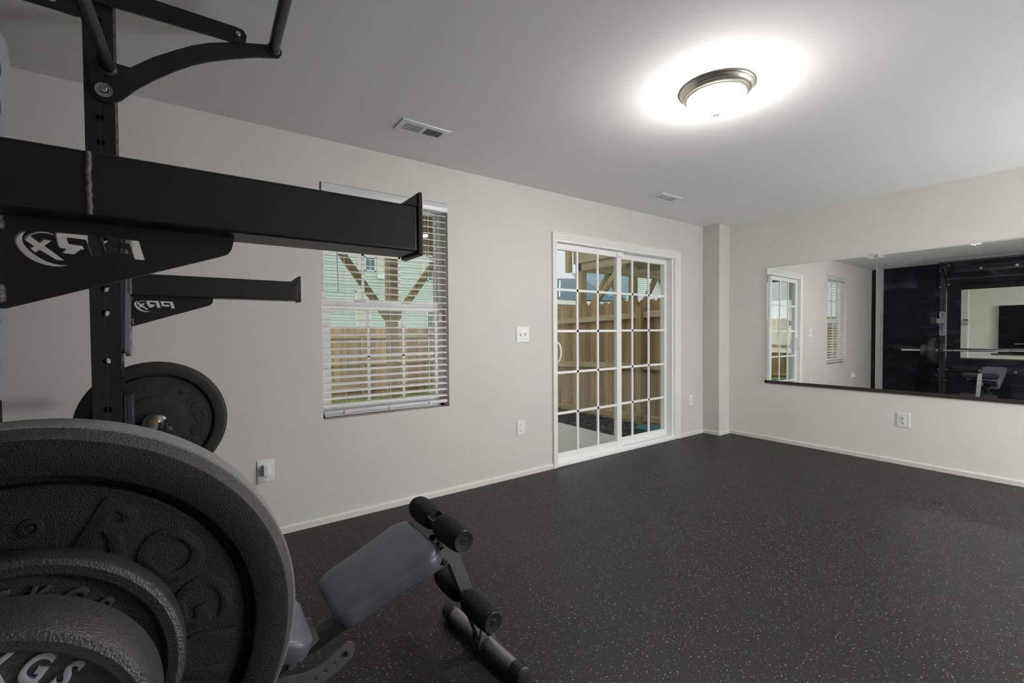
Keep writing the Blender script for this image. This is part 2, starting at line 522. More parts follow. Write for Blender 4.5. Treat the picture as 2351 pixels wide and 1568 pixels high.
def wall_with_holes(x0, x1, z0, z1, holes, y0, y1):
    xs = sorted({x0, x1} | {h[0] for h in holes} | {h[2] for h in holes})
    zs = sorted({z0, z1} | {h[1] for h in holes} | {h[3] for h in holes})
    mb = MB()
    inside = lambda x, z: any(h[0] < x < h[2] and h[1] < z < h[3] for h in holes)
    cells = {(i, k) for i in range(len(xs)-1) for k in range(len(zs)-1) if not inside((xs[i]+xs[i+1])/2, (zs[k]+zs[k+1])/2)}
    for i, k in cells:
        a, b, c, d = xs[i], xs[i+1], zs[k], zs[k+1]
        mb.add([(a,y0,c),(b,y0,c),(b,y0,d),(a,y0,d)], [(0,1,2,3)])
        mb.add([(a,y1,c),(b,y1,c),(b,y1,d),(a,y1,d)], [(3,2,1,0)])
        for (di, dk, q) in ((-1,0,[(a,y0,c),(a,y1,c),(a,y1,d),(a,y0,d)]), (1,0,[(b,y0,c),(b,y1,c),(b,y1,d),(b,y0,d)]),
                            (0,-1,[(a,y0,c),(b,y0,c),(b,y1,c),(a,y1,c)]), (0,1,[(a,y0,d),(b,y0,d),(b,y1,d),(a,y1,d)])):
            if (i+di, k+dk) not in cells: mb.add(q, [(0,1,2,3)])
    return mb

WIN = (.660, .660, 1.5545, 2.172)         # window opening x0 z0 x1 z1
DOR = (2.600, -.12, 4.405, 2.045)         # patio door opening

struct('floor', MB().box((XW-.2, YF-.2, -.12), (XA+.2, YB+.01, 0)), M['floor'], 'black speckled rubber mat floor', 'floor')
struct('ceiling', MB().box((XW-.2, YF-.2, H), (XA+.2, YB+WT, H+.12)), M['ceil'], 'flat grey white ceiling', 'ceiling')
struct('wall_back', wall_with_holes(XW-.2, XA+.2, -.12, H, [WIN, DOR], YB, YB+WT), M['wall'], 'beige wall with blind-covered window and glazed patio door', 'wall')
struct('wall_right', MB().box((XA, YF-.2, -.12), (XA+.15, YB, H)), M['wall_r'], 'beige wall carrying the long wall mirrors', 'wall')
struct('wall_left', MB().box((XW-.15, YF-.2, -.12), (XW, YB, H)), M['black_wall'], 'black painted wall behind the rack, seen in the mirrors', 'wall')
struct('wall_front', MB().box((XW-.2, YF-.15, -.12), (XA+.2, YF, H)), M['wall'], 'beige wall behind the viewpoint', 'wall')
PX, PY = 4.926, 2.800
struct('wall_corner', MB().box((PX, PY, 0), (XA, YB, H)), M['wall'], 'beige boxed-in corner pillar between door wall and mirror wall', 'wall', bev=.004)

def baseboard(name, p0, p1, nrm, label):
    mb = MB(); p0, p1, n = V((*p0, 0)), V((*p1, 0)), V((*nrm, 0))
    prof = [(0, 0), (.014, 0), (.014, .034), (.011, .040), (.004, .044), (0, .044)]
    k = len(prof); vs = []
    for p in (p0, p1):
        for a, z in prof: vs.append(p + n * a + V((0, 0, z)))
    fs = [(i, (i+1) % k, k + (i+1) % k, k + i) for i in range(k)] + [tuple(range(k)), tuple(range(2*k-1, k-1, -1))]
    mb.add(vs, fs)
    struct(name, mb, M['base'], label, 'baseboard')
baseboard('baseboard_back', (XW, YB), (2.572, YB), (0, -1), 'low white baseboard under the window, left of the patio door')
baseboard('baseboard_back', (4.458, YB), (PX, YB), (0, -1), 'short white baseboard between patio door and corner pillar')
baseboard('baseboard_corner', (PX, YB - .014), (PX, PY - .014), (-1, 0), 'white baseboard on the side of the corner pillar facing the door')
baseboard('baseboard_corner', (PX, PY), (XA - .014, PY), (0, -1), 'white baseboard on the narrow front of the corner pillar')
baseboard('baseboard_right', (XA, PY), (XA, YF), (-1, 0), 'white baseboard under the wall mirrors')
baseboard('baseboard_left', (XW, YF), (XW, YB - .014), (1, 0), 'white baseboard along the black wall')
baseboard('baseboard_front', (XW + .014, YF), (XA - .014, YF), (0, 1), 'white baseboard along the wall behind the viewpoint')

# ------------------------------------------------------------------ window
def make_window():
    x0, z0, x1, z1 = WIN
    w = thing('window_1', 'white double hung window with grid panes behind the blind', 'window', ((x0+x1)/2, YB+.1, z0), kind='structure')
    yi, yo = YB + .085, YB + .15
    fr = MB()
    for a, b in (((x0, yi, z0), (x0+.032, yo, z1)), ((x1-.032, yi, z0), (x1, yo, z1)), ((x0, yi, z0), (x1, yo, z0+.035)), ((x0, yi, z1-.035), (x1, yo, z1))):
        fr.box(a, b)
    build('window_frame', fr, M['vinyl'], w, bev=.003)
    def sash(name, ax0, az0, ax1, az1, y0, y1, st, rt, rb, vx, hz):
        mb = MB()
        mb.box((ax0, y0, az0), (ax0+st, y1, az1)); mb.box((ax1-st, y0, az0), (ax1, y1, az1))
        mb.box((ax0+st, y0, az0), (ax1-st, y1, az0+rb)); mb.box((ax0+st, y0, az1-rt), (ax1-st, y1, az1))
        s = build(name, mb, M['vinyl'], w, bev=.003)
        ym = (y0+y1)/2
        build('pane', MB().box((ax0+st-.004, ym-.002, az0+rb-.004), (ax1-st+.004, ym+.002, az1-rt+.004)), M['glass'], s)
        g = MB()
        for x in vx: g.box((x-.009, ym-.006, az0+rb), (x+.009, ym+.006, az1-rt))
        for z in hz: g.box((ax0+st, ym-.006, z-.009), (ax1-st, ym+.006, z+.009))
        build('muntin', g, M['vinyl'], s)
        return s
    low = sash('lower_sash', x0+.032, z0+.035, x1-.032, 1.432, yi+.004, yi+.034, .040, .062, .048, (.985, 1.238), (1.056,))
    up = sash('upper_sash', x0+.032, 1.375, x1-.032, z1-.035, yi+.036, yi+.062, .022, .04, .055, (.962, 1.225), (1.76,))
    for x in (.93, 1.27):
        mb = MB(); mb.lathe([(0,0),(.042,0),(.042,.004),(.036,.010),(0,.010)], (x, yi+.012, 1.425), (0,0,1), 24)
        build('sash_lock', mb, M['vinyl'], low, smooth=True)
    mb = MB().box((x1-.045, yi-.02, 1.30), (x1-.02, yi+.004, 1.365))
    build('tilt_latch', mb, M['vinyl'], w, bev=.004)
make_window()

def make_blind():
    x0, z0, x1, z1 = WIN
    b = thing('window_blind', 'white horizontal slat blind lowered over the window, slats tilted open', 'blind', ((x0+x1)/2, YB+.035, z0+.03))
    a0, a1 = x0+.006, x1-.006
    mb = MB(); prof = [(-.006, 2.168), (-.012, 2.160), (-.014, 2.130), (-.010, 2.106), (-.002, 2.102), (.004, 2.106), (.004, 2.168)]
    k = len(prof); vs = []
    for x in (a0, a1):
        for y, z in prof: vs.append((x, YB + y, z))
    mb.add(vs, [(i, (i+1)%k, k+(i+1)%k, k+i) for i in range(k)] + [tuple(range(k)), tuple(range(2*k-1, k-1, -1))])
    build('valance', mb, M['valance'], b, smooth=True, ang=50)
    build('headrail', MB().box((a0+.004, YB+.008, 2.108), (a1-.004, YB+.062, 2.158)), M['blind'], b, bev=.003)
    sl = MB(); z = 1.344 + 16 * .0462
    zs = []
    while z > .735:
        zs.append(z); z -= .0462
    for z in zs:
        n = 6; top = []; bot = []
        for i in range(n + 1):
            f = i / n - .5; y = YB + .037 + f * .050
            zz = z + .0022 * (1 - 4 * f * f) + f * .0085
            top.append((y, zz + .0016)); bot.append((y, zz - .0016))
        ring = top + bot[::-1]; k = len(ring); vs = []
        for x in (a0+.003, a1-.003):
            for y, q in ring: vs.append((x, y, q))
        sl.add(vs, [(i, (i+1)%k, k+(i+1)%k, k+i) for i in range(k)] + [tuple(range(k)), tuple(range(2*k-1, k-1, -1))])
    build('slats', sl, M['blind'], b)
    br = build('bottom_rail', MB().box((a0+.002, YB+.010, .688), (a1-.002, YB+.062, .712)), M['valance'], b, bev=.006, seg=3)
    for x in (.805, 1.108, 1.405):
        c = MB()
        for y in (YB+.011, YB+.063):
            c.tube([(x-.004, y, 2.11), (x-.004, y, .70)], .0009, 5)
        c.tube([(x+.009, YB+.037, 2.11), (x+.009, YB+.037, .70)], .0010, 5)
        build('ladder_cord', c, M['cord'], b)
        build('cord_clip', MB().box((x-.016, YB+.004, .682), (x+.016, YB+.011, .708)), M['valance'], br, bev=.003)
    wd = MB(); wd.tube([(.748, YB-.006, 2.125), (.750, YB-.012, 2.09), (.761, YB-.012, 1.475)], .0045, 8)
    build('tilt_wand', wd, paint('wand_clear', (.62, .62, .68), .2), b, smooth=True)
make_blind()

# ------------------------------------------------------------------ patio door
def make_door():
    x0, x1, zt = 2.618, 4.387, 2.030
    d = thing('door_1', 'white sliding patio door with grid glass', 'door', ((x0+x1)/2, YB+.06, 0), kind='structure')
    def casing(name, poly_fn, a, b, horizontal):
        prof = [(0, 0), (0, .018), (.008, .020), (.014, .016), (.030, .0155), (.034, .012), (.050, .010), (.057, .006), (.057, 0)]
        k = len(prof); vs = []
        for end, p in enumerate((a, b)):
            for w, t in prof:
                vs.append(poly_fn(end, w, t))
        mb = MB(); mb.add(vs, [(i, (i+1)%k, k+(i+1)%k, k+i) for i in range(k)] + [tuple(range(k)), tuple(range(2*k-1, k-1, -1))])
        build(name, mb, M['trim'], d, smooth=True, ang=30)
    cx0, cx1, cz = 2.573, 4.457, 2.0955
    # profile runs outer (w=0) to inner (w=.057)
    casing('casing', lambda e, w, t: (cx0 + w, YB - t, 0 if e == 0 else cz - w), 0, 1, 0)
    casing('casing', lambda e, w, t: (cx1 - w, YB - t, 0 if e == 0 else cz - w), 0, 1, 0)
    casing('casing', lambda e, w, t: (cx0 + w if e == 0 else cx1 - w, YB - t, cz - w), 0, 1, 1)
    fr = MB(); yo = YB + WT + .01
    fr.box((2.600, YB-.001, -.02), (x0+.012, yo, 2.045)); fr.box((x1-.012, YB-.001, -.02), (4.405, yo, 2.045))
    fr.box((x0+.012, YB-.001, zt-.012), (x1-.012, yo, 2.045)); fr.box((x0+.012, YB+.09, .012), (x0+.04, yo, zt-.012))
    fr.box((x1-.040, YB+.02, .02), (x1-.012, yo, zt-.012))
    build('door_frame', fr, M['vinyl'], d, bev=.002)
    sill = MB(); sill.box((x0, YB-.012, 0), (x1, yo, .022)); sill.box((x0, YB+.030, .022), (x1, YB+.040, .034)); sill.box((x0, YB+.084, .022), (x1, YB+.09, .034))
    build('threshold', sill, M['vinyl'], d, bev=.003)
    def panel(name, a0, a1, zb, ztop, y0, y1, g, vx, hz):
        mb = MB()
        gx0, gz0, gx1, gz1 = g
        mb.box((a0, y0, zb), (gx0, y1, ztop)); mb.box((gx1, y0, zb), (a1, y1, ztop))
        mb.box((gx0, y0, zb), (gx1, y1, gz0)); mb.box((gx0, y0, gz1), (gx1, y1, ztop))
        p = build(name, mb, M['vinyl'], d, bev=.003)
        ym = y0 + .012
        build('pane', MB().box((gx0-.003, ym-.002, gz0-.003), (gx1+.003, ym+.002, gz1+.003)), M['glass_door'], p)
        q = MB()
        for x in vx: q.box((x-.011, ym-.007, gz0), (x+.011, ym+.007, gz1))
        for z in hz: q.box((gx0, ym-.007, z-.011), (gx1, ym+.007, z+.011))
        build('muntin', q, M['vinyl'], p)
        return p
    sp = panel('sliding_panel', 2.628, 3.535, .026, 2.012, YB+.042, YB+.078, (2.672, .100, 3.468, 1.956), (2.928, 3.200), (1.596, 1.219, .840, .468))
    fp = panel('fixed_panel', 3.515, 4.350, .026, 2.012, YB+.094, YB+.130, (3.592, .104, 4.314, 1.956), (3.774, 4.045), (1.603, 1.221, .840, .463))
    hd = MB(); hx = 2.655; y = YB + .042
    pts = [(hx, y, 1.118), (hx+.004, y-.018, 1.114), (hx+.012, y-.034, 1.098), (hx+.016, y-.044, 1.062), (hx+.016, y-.046, 1.028), (hx+.016, y-.044, .994), (hx+.012, y-.034, .958), (hx+.004, y-.018, .942), (hx, y, .938)]
    hd.tube(pts, .009, 10)
    h = build('door_handle', hd, M['vinyl'], sp, smooth=True)
    build('interlock_cap', MB().box((3.462, YB+.028, 1.958), (3.545, YB+.05, 2.008)), M['vinyl'], sp, bev=.004)
make_door()

# ------------------------------------------------------------------ ceiling light, vents
def make_light(c, label):
    t = thing('ceiling_light', label, 'lamp', (*c, H), 'flush ceiling lights')
    b = MB()
    b.lathe([(0, 0), (.174, 0), (.176, -.004), (.173, -.008), (.170, -.010), (.167, -.019), (.160, -.027), (.152, -.031), (.153, -.035), (.148, -.039),
             (.143, -.040), (.143, -.044), (.138, -.047), (.134, -.045), (.130, -.042), (0, -.04)], (*c, H), (0,0,1), 96)
    build('base_ring', b, M['nickel'], t, smooth=True, ang=28)
    g = MB(); prof = []
    for k in range(15):
        a = radians(90 * k / 14); prof.append((.1335 * cos(a) if k < 14 else 0, -.044 - .086 * sin(a)))
    g.lathe(prof, (*c, H), (0,0,1), 64)
    build('glass_dome', g, M['lamp'], t, smooth=True, ang=80)
    f = MB(); f.lathe([(0, -.127), (.019, -.127), (.020, -.131), (.012, -.137), (.006, -.140), (.007, -.146), (.004, -.152), (0, -.153)], (*c, H), (0,0,1), 28)
    build('finial', f, paint('finial_nickel', (.66, .65, .66), .3, metallic=.7), t, smooth=True)
make_light((2.182, 1.2594), 'round brushed nickel flush ceiling light with glowing frosted dome, in view above the floor')

def make_fill_globe():  # unseen fill light, added to brighten walls and ceiling
    x, y, z = 4.30, -1.75, .78
    t = thing('fill_globe', 'added white globe fill light, unseen behind the viewpoint', 'lamp', (x, y, 0))
    b = MB(); b.lathe([(0, 0), (.16, 0), (.16, .012), (.04, .022), (.013, .03), (.013, z - .20), (.04, z - .195), (.04, z - .19), (0, z - .19)], (x, y, 0), (0,0,1), 48)
    build('base', b, M['nickel'], t, smooth=True)
    g = MB(); g.lathe([(.22 * cos(radians(a)) if abs(a) < 90 else 0, .22 * sin(radians(a))) for a in range(-90, 91, 10)], (x, y, z + .03), (0,0,1), 40)
    build('globe', g, M['globe'], t, smooth=True, ang=80)
make_fill_globe()

def make_vent(x0, x1, y0, y1, label):
    t = thing('ceiling_vent', label, 'vent', ((x0+x1)/2, (y0+y1)/2, H), group='white ceiling vents')
    z = H
    fr = MB(); bw = .026; zz = z - .007
    xm = (x0+x1)/2
    ax0, ax1, bx0, bx1 = x0+.034, xm-.010, xm+.010, x1-.034
    ay0, ay1 = y0+.034, y1-.034
    fr.box((x0, y0, zz), (x1, ay0, z)); fr.box((x0, ay1, zz), (x1, y1, z)); fr.box((x0, ay0, zz), (ax0, ay1, z)); fr.box((bx1, ay0, zz), (x1, ay1, z)); fr.box((ax1, ay0, zz), (bx0, ay1, z))
    build('frame', fr, M['plastic_w'], t, bev=.002)
    for a0, a1, s in ((ax0, ax1, -1), (bx0, bx1, 1)):
        lv = MB(); n = 8; p = (a1 - a0) / n
        for i in range(n):
            cx = a0 + (i + .5) * p
            lv.bar((cx, ay0, zz+.004), (cx, ay1, zz+.004), .0030, .0130, up=(s * .75, 0, 1))
        build('louvers', lv, M['plastic_w'], t)
    build('duct_backing', MB().box((ax0-.002, ay0-.002, z-.0012), (bx1+.002, ay1+.002, z-.0004)), M['plastic_slot'], t)
    for x in (x0+.018, x1-.018):
        s = MB(); s.cyl((x, (y0+y1)/2, zz-.0015), (x, (y0+y1)/2, zz+.002), .0045, 10)
        build('screw', s, M['zinc'], t)
make_vent(.992, 1.301, 2.4455, 2.598, 'white louvered ceiling vent above the window, the nearer of two')
make_vent(3.397, 3.703, 2.455, 2.606, 'small white ceiling vent above the patio door, beyond the lamp')

# ------------------------------------------------------------------ electric plates
def wall_frame(axis):
    """returns fn(u, w, t): u sideways to the right as seen from the room, w up, t out of the wall"""
    if axis == 'back': return lambda u, w, t: V((u, YB - t, w))
    return lambda u, w, t: V((XA - t, -u, w))
def wbox(mb, fn, u0, u1, w0, w1, t0, t1):
    vs = [fn(u, w, t) for t in (t0, t1) for (u, w) in ((u0, w0), (u1, w0), (u1, w1), (u0, w1))]
    mb.add(vs, [(0,3,2,1),(4,5,6,7),(0,1,5,4),(1,2,6,5),(2,3,7,6),(3,0,4,7)])
def outlet_plate(t, fn, u, w, hw, hh):
    mb = MB(); wbox(mb, fn, u-hw, u+hw, w-hh, w+hh, 0, .006)
    build('cover_plate', mb, M['plastic_w'], t, bev=.003, seg=3)
def make_outlet(axis, u, w, label, hw=.040, hh=.0635):
    fn = wall_frame(axis)
    t = thing('wall_outlet', label, 'outlet', fn(u, w - hh, 0), group='white wall outlets')
    outlet_plate(t, fn, u, w, hw, hh)
    for s in (1, -1):
        c = w + s * .0195
        mb = MB(); n = 20
        a = fn(u, c, .0055); b = fn(u, c, .0085)
        mb.lathe([(0, 0), (.0165, 0), (.0165, .0025), (.0155, .003), (0, .003)], a, b - a, 24, fn(1, 0, 0) - fn(0, 0, 0))
        r = build('receptacle', mb, M['plastic_w'], t, smooth=True)
        sl = MB()
        wbox(sl, fn, u-.0075, u-.0050, c+.0005, c+.0085, .0083, .0090); wbox(sl, fn, u+.0050, u+.0075, c+.0005, c+.0075, .0083, .0090)
        wbox(sl, fn, u-.0028, u+.0028, c-.0095, c-.0045, .0083, .0090)
        build('slot', sl, M['plastic_slot'], r)
    sc = MB(); a = fn(u, w, .0055); b = fn(u, w, .0075); sc.cyl(a, b, .0032, 10)
    build('screw', sc, M['plastic_w'], t)
    return t
make_outlet('back', 2.219, .4115, 'white duplex outlet directly below the double light switch')
make_outlet('back', 4.670, .4115, 'small white duplex outlet between patio door and corner pillar')
make_outlet('right', -1.2055, .4005, 'white duplex outlet low on the wall under the mirrors', .046)
make_outlet('back', .330, .3995, 'white outlet with a charger plugged in, near the rack', .044, .0665)

def make_charger():
    u, w = .330, .4065
    t = thing('phone_charger', 'small white plug-in charger block in the outlet near the rack', 'charger', (u, YB - .008, w - .03))
    b = MB(); b.box((u-.0145, YB-.046, w-.030), (u+.0145, YB-.0092, w+.033))
    build('body', b, M['plastic_w'], t, bev=.004, seg=3)
    c = MB(); c.tube([(u-.001, YB-.038, w-.030), (u-.001, YB-.038, w-.045), (u-.007, YB-.036, w-.056), (u-.018, YB-.030, w-.064), (u-.032, YB-.024, w-.070), (u-.044, YB-.016, w-.076), (u-.048, YB-.012, w-.086), (u-.030, YB-.010, w-.074)], .0018, 8)
    build('cord', c, M['cord'], t, smooth=True)
make_charger()

def make_switch():
    fn = wall_frame('back'); u, w = 2.2465, 1.192
    t = thing('light_switch', 'white double toggle light switch between window and patio door', 'switch', fn(u, w-.066, 0))
    outlet_plate(t, fn, u, w, .0672, .066)
    for du, up in ((-.023, -1), (.023, 1)):
        sl = MB(); wbox(sl, fn, u+du-.0052, u+du+.0052, w-.0120, w+.0120, .0055, .0064)
        build('slot', sl, paint('switch_slot', (.35, .35, .35), .5), t)
        tg = MB(); a = fn(u+du, w, .004); b = fn(u+du, w + up*.0085, .018); tg.bar(a, b, .0072, .0085, up=(1, 0, 0))
        build('toggle', tg, M['plastic_w'], t, bev=.001)
        for s in (1, -1):
            q = MB(); q.cyl(fn(u+du, w+s*.030, .0055), fn(u+du, w+s*.030, .0068), .0026, 8)
            build('screw', q, M['zinc'], t)
make_switch()

# ------------------------------------------------------------------ wall mirrors
def make_pane(name, label, y0, y1, z0, z1, xc, yaw, tilt, mat, facing=-1, group='frameless wall mirrors'):
    """glass sheet, slightly out of true; normal ~ (facing, a, b)"""
    n = V((facing, radians(yaw), radians(tilt))).normalized()
    c = V((xc, (y0+y1)/2, (z0+z1)/2))
    u = V((0, 1, 0)); u = (u - n * u.dot(n)).normalized(); w = n.cross(u)
    if w.z < 0: w = -w
    a, b = (y1-y0)/2, (z1-z0)/2; t = .0045
    front = [c + u*sx*a + w*sz*b for sx, sz in ((-1,-1),(1,-1),(1,1),(-1,1))]
    back = [p - n * t for p in front]
    mb = MB(); mb.add(front + back, [(0,1,2,3)])
    mb.cur = 1; mb.f += [[4,7,6,5],[0,4,5,1],[1,5,6,2],[2,6,7,3],[3,7,4,0]]; mb.mi += [1]*5
    o = build(name, mb, [mat, M['glass_edge']])
    return tag(o, label, 'mirror', group)
make_pane('wall_mirror', 'left pane of the frameless wall mirror, reflecting patio door and window', 1.4115, 2.370, .656, 1.895, 5.1368, -.40, .27, M['mirror'])
make_pane('wall_mirror', 'right pane of the frameless wall mirror, reflecting black wall and rack', .440, 1.4075, .656, 1.895, 5.1368, .45, .24, M['mirror'])
mb = MB(); mb.box((XA-.019, .42, .632), (XA, 2.392, .640)); mb.box((XA-.019, .42, .640), (XA-.0165, 2.392, .664)); mb.box((XA-.004, .42, .640), (XA, 2.392, .652))
tag(build('mirror_channel', mb, M['dark_rail'], bev=.0008), 'dark brown channel along the bottom edge of the wall mirrors', 'mirror rail')
def clip(lo, hi, label):
    tag(build('mirror_clip', MB().box(lo, hi), M['zinc'], bev=.002), label, 'clip', 'metal mirror clips')
clip((XA-.018, 1.392, 1.888), (XA, 1.427, 1.905), 'metal clip on top of the mirrors where the two panes meet')
clip((XA-.018, 2.364, 1.262), (XA, 2.384, 1.284), 'metal clip halfway up the left end of the mirrors')
clip((XA-.019, 2.366, .640), (XA, 2.392, .672), 'dark clip at the lower left corner of the mirrors')
# the mirror on the black wall behind the rack
make_pane('wall_mirror', 'mirror on the black wall behind the rack, seen only inside the other mirror', .60, 1.905, .75, 1.945, XW+.012, 0, 0, M['mirror_green'], 1)
mb = MB(); mb.box((XW, .58, .728), (XW+.017, 1.915, .737)); mb.box((XW+.0145, .58, .737), (XW+.017, 1.915, .752))
tag(build('mirror_channel', mb, M['dark_rail']), 'dark channel under the mirror on the black wall', 'mirror rail')

# ------------------------------------------------------------------ rack
PXA, PXB = -.2785, -.2025     # post, wall side and room side
YFAR, YNEAR = 2.000, .700     # camera side faces of the two posts
PW = .076
def hexbolt(mb, p, d, r=.011, l=.010, washer=.022):
    p, d = V(p), V(d).normalized()
    st = (0,0,1) if abs(d.z) < .9 else (1,0,0)
    if washer: mb.lathe([(0,0),(washer,0),(washer,.0025),(0,.0025)], p, d, 24, st)
    o = .0025 if washer else 0
    mb.lathe([(0,o),(r,o),(r,o+l),(r*.85,o+l+.0012),(r*.62,o+l+.0012),(r*.58,o+l+.006),(0,o+l+.006)], p, d, 6, st)
def hexbolt_part(name, parent, p, d, **kw):
    mb = MB(); hexbolt(mb, p, d, **kw); return build(name, mb, M['zinc'], parent, smooth=True, ang=25)

def make_post(rack, y0):
    zt = 2.36; t = .005; y1 = y0 + PW
    mb = MB()
    # faces that look along Y (holes at irregular heights), faces that look along X (holes every two inches)
    zc = [2.253, 2.1733, 2.0925, 2.013, 1.9329, 1.8524] + [1.8524 - .0808*k for k in range(1, 7)] + [1.2867, 1.1255, .9634, .8020, .64, .48, .32, .16]
    hy = [circ((PXA+PXB)/2 - PXA, z, .0108, 20) for z in zc]
    for yy in (y0 + t/2, y1 - t/2):
        mb2 = plate([(0,0),(PW,0),(PW,zt),(0,zt)], hy, t, (PXA, yy, 0), (1,0,0), (0,0,1)); mb.add(mb2.v, mb2.f)
    zx = [.10 + .0508*k for k in range(44)]
    hx = [circ(PW/2 - t, z, .0095, 16) for z in zx]
    for xx in (PXA + t/2, PXB - t/2):
        mb2 = plate([(0,0),(PW-2*t,0),(PW-2*t,zt),(0,zt)], hx, t, (xx, y0+t, 0), (0,1,0), (0,0,1)); mb.add(mb2.v, mb2.f)
    mb.box((PXA, y0, zt), (PXB, y1, zt+.004))
    p = build('post', mb, M['black_steel'], rack)
    sm = MB().box(((PXA+PXB)/2-.0012, y0-.0006, .02), ((PXA+PXB)/2+.0012, y0+.0004, 2.2))
    build('weld_seam', sm, paint('seam_sheen', (.03, .03, .033), .3), p)
    return p

def make_rack():
    r = thing('squat_rack', 'black wall mounted steel squat rack with two perforated uprights', 'rack', (-.45, 1.39, 0))
    make_post(r, YFAR); make_post(r, YNEAR)
    XW_ = XW; globals()['XW'] = XW + .0008
    hd = MB(); hd.box((XW, .62, 2.250), (XW+.006, 2.16, 2.364)); hd.box((XW, .62, 2.358), (XW+.06, 2.16, 2.364)); hd.box((XW, .62, 2.250), (XW+.045, 2.16, 2.256))
    h = build('header_plate', hd, M['black_steel'], r, bev=.001)
    for y in (1.668, 1.255, .842):
        hexbolt_part('bolt', h, (XW+.006, y, 2.302), (1,0,0), r=.013, washer=.019)
    lo = MB(); lo.box((XW, .62, .500), (XW+.006, 2.12, .612)); lo.box((XW, .62, .500), (XW+.045, 2.12, .506))
    l = build('lower_plate', lo, M['black_steel'], r, bev=.001)
    for y in (1.663, 1.253, .842):
        hexbolt_part('bolt', l, (XW+.006, y, .540), (1,0,0), r=.013, washer=.019)
    for y in (YFAR, YNEAR):
        for yy in (y - .006,):
            out = [(0, 2.246), (.395, 2.240), (.425, 2.238), (.440, 2.243), (.448, 2.256), (.452, 2.29), (.48, 2.30), (.50, 2.33), (.50, 2.364), (0, 2.364)]
            slot = rrect(.352, 2.262, .385, 2.283, .0095)
            pl = plate(out, [slot], .006, (XW, yy, 0), (1,0,0), (0,0,1))
            build('swing_bracket', pl, M['black_steel'], r)
        lowb = MB()
        for yy in (y - .006, y + PW + .006):
            q = plate([(0,.50),(.0,.61),(.30,.60),(.43,.585),(.47,.565),(.47,.53),(.40,.42),(.43,.36),(.50,.36),(.50,.40),(.46,.44),(.52,.57),(.49,.61),(.30,.63),(0,.63)][:7] + [(.44,.53),(.30,.53)], [], .006, (XW, yy, 0), (1,0,0), (0,0,1))
            lowb.add(q.v, q.f)
        build('lower_bracket', lowb, M['black_steel'], r)
        for z in (2.300, 2.246, 1.974, .562, .375):
            if z < 1: hexbolt_part('bolt', r, (-.232, y - (.009 if z > .5 else 0), z), (0,-1,0), r=.010, washer=.016)
            hexbolt_part('bolt', r, (-.232, y + PW + (.009 if .5 < z < .6 else 0), z), (0,1,0), r=.010, washer=.016)
    globals()['XW'] = XW_
make_rack()

def make_pullup():
    t = thing('pull_up_bar', 'black double pull-up bar on curved arms at the top of the rack', 'pull-up bar', (-.02, 1.39, 2.1))
    def arms(y, s):
        # curved arm: outline in X,Z
        up = [(-.262,2.035),(-.262,2.10),(-.235,2.122),(-.195,2.118),(-.160,2.116),(-.10,2.171),(-.0394,2.216),(.012,2.252),(.0637,2.280),(.125,2.305),(.20,2.328),(.262,2.345),(.290,2.347),(.304,2.336),(.303,2.320),(.2929,2.305)]
        dn = [(.22,2.283),(.145,2.252),(.0626,2.213),(.01,2.181),(-.0408,2.143),(-.10,2.092),(-.150,2.042),(-.185,1.998),(-.206,1.984),(-.228,1.982),(-.250,1.993),(-.261,2.012)]
        a = plate(up + dn, [], .008, (0, y, 0), (1,0,0), (0,0,1))
        ca = build('curved_arm', a, M['black_steel'], t)
        b = plate([(-.262,2.304),(-.245,2.297),(.135,2.306),(.165,2.310),(.180,2.323),(.183,2.345),(.172,2.362),(.150,2.366),(-.262,2.364)], [], .008, (0, y + s*.0085, 0), (1,0,0), (0,0,1))
        sa = build('straight_arm', b, M['black_steel'], t)
        hexbolt_part('bolt', ca, (-.2265, y + s*.0125 if s < 0 else y + .004, 2.0165), (0, s, 0), r=.0105, l=.010, washer=.0235)
        hexbolt_part('bolt', sa, (.155, y + s*.0125, 2.338), (0, s, 0), r=.0095, l=.009, washer=0)
        hexbolt_part('bolt', sa, (-.2265, y + s*.0125, 2.337), (0, s, 0), r=.0105, l=.010, washer=.0235)
        return ca
    arms(YFAR - .010, -1); arms(YNEAR - .010, -1)
    for (xf, xn, z) in ((-.217, -.2395, 2.096), (.274, .252, 2.331)):
        mb = MB(); mb.cyl((xf, YFAR - .012, z), (xn, YNEAR - .008, z), .0190, 28)
        b = build('grip_bar', mb, M['black_steel'], t, smooth=True)
        w = MB(); w.lathe([(0,0),(.0255,0),(.024,.004),(.0193,.008),(0,.008)], (xf, YFAR - .0145, z), (0,-1,0), 28)
        build('weld_bead', w, paint('weld_black', (.03, .03, .032), .45), b, smooth=True)
make_pullup()

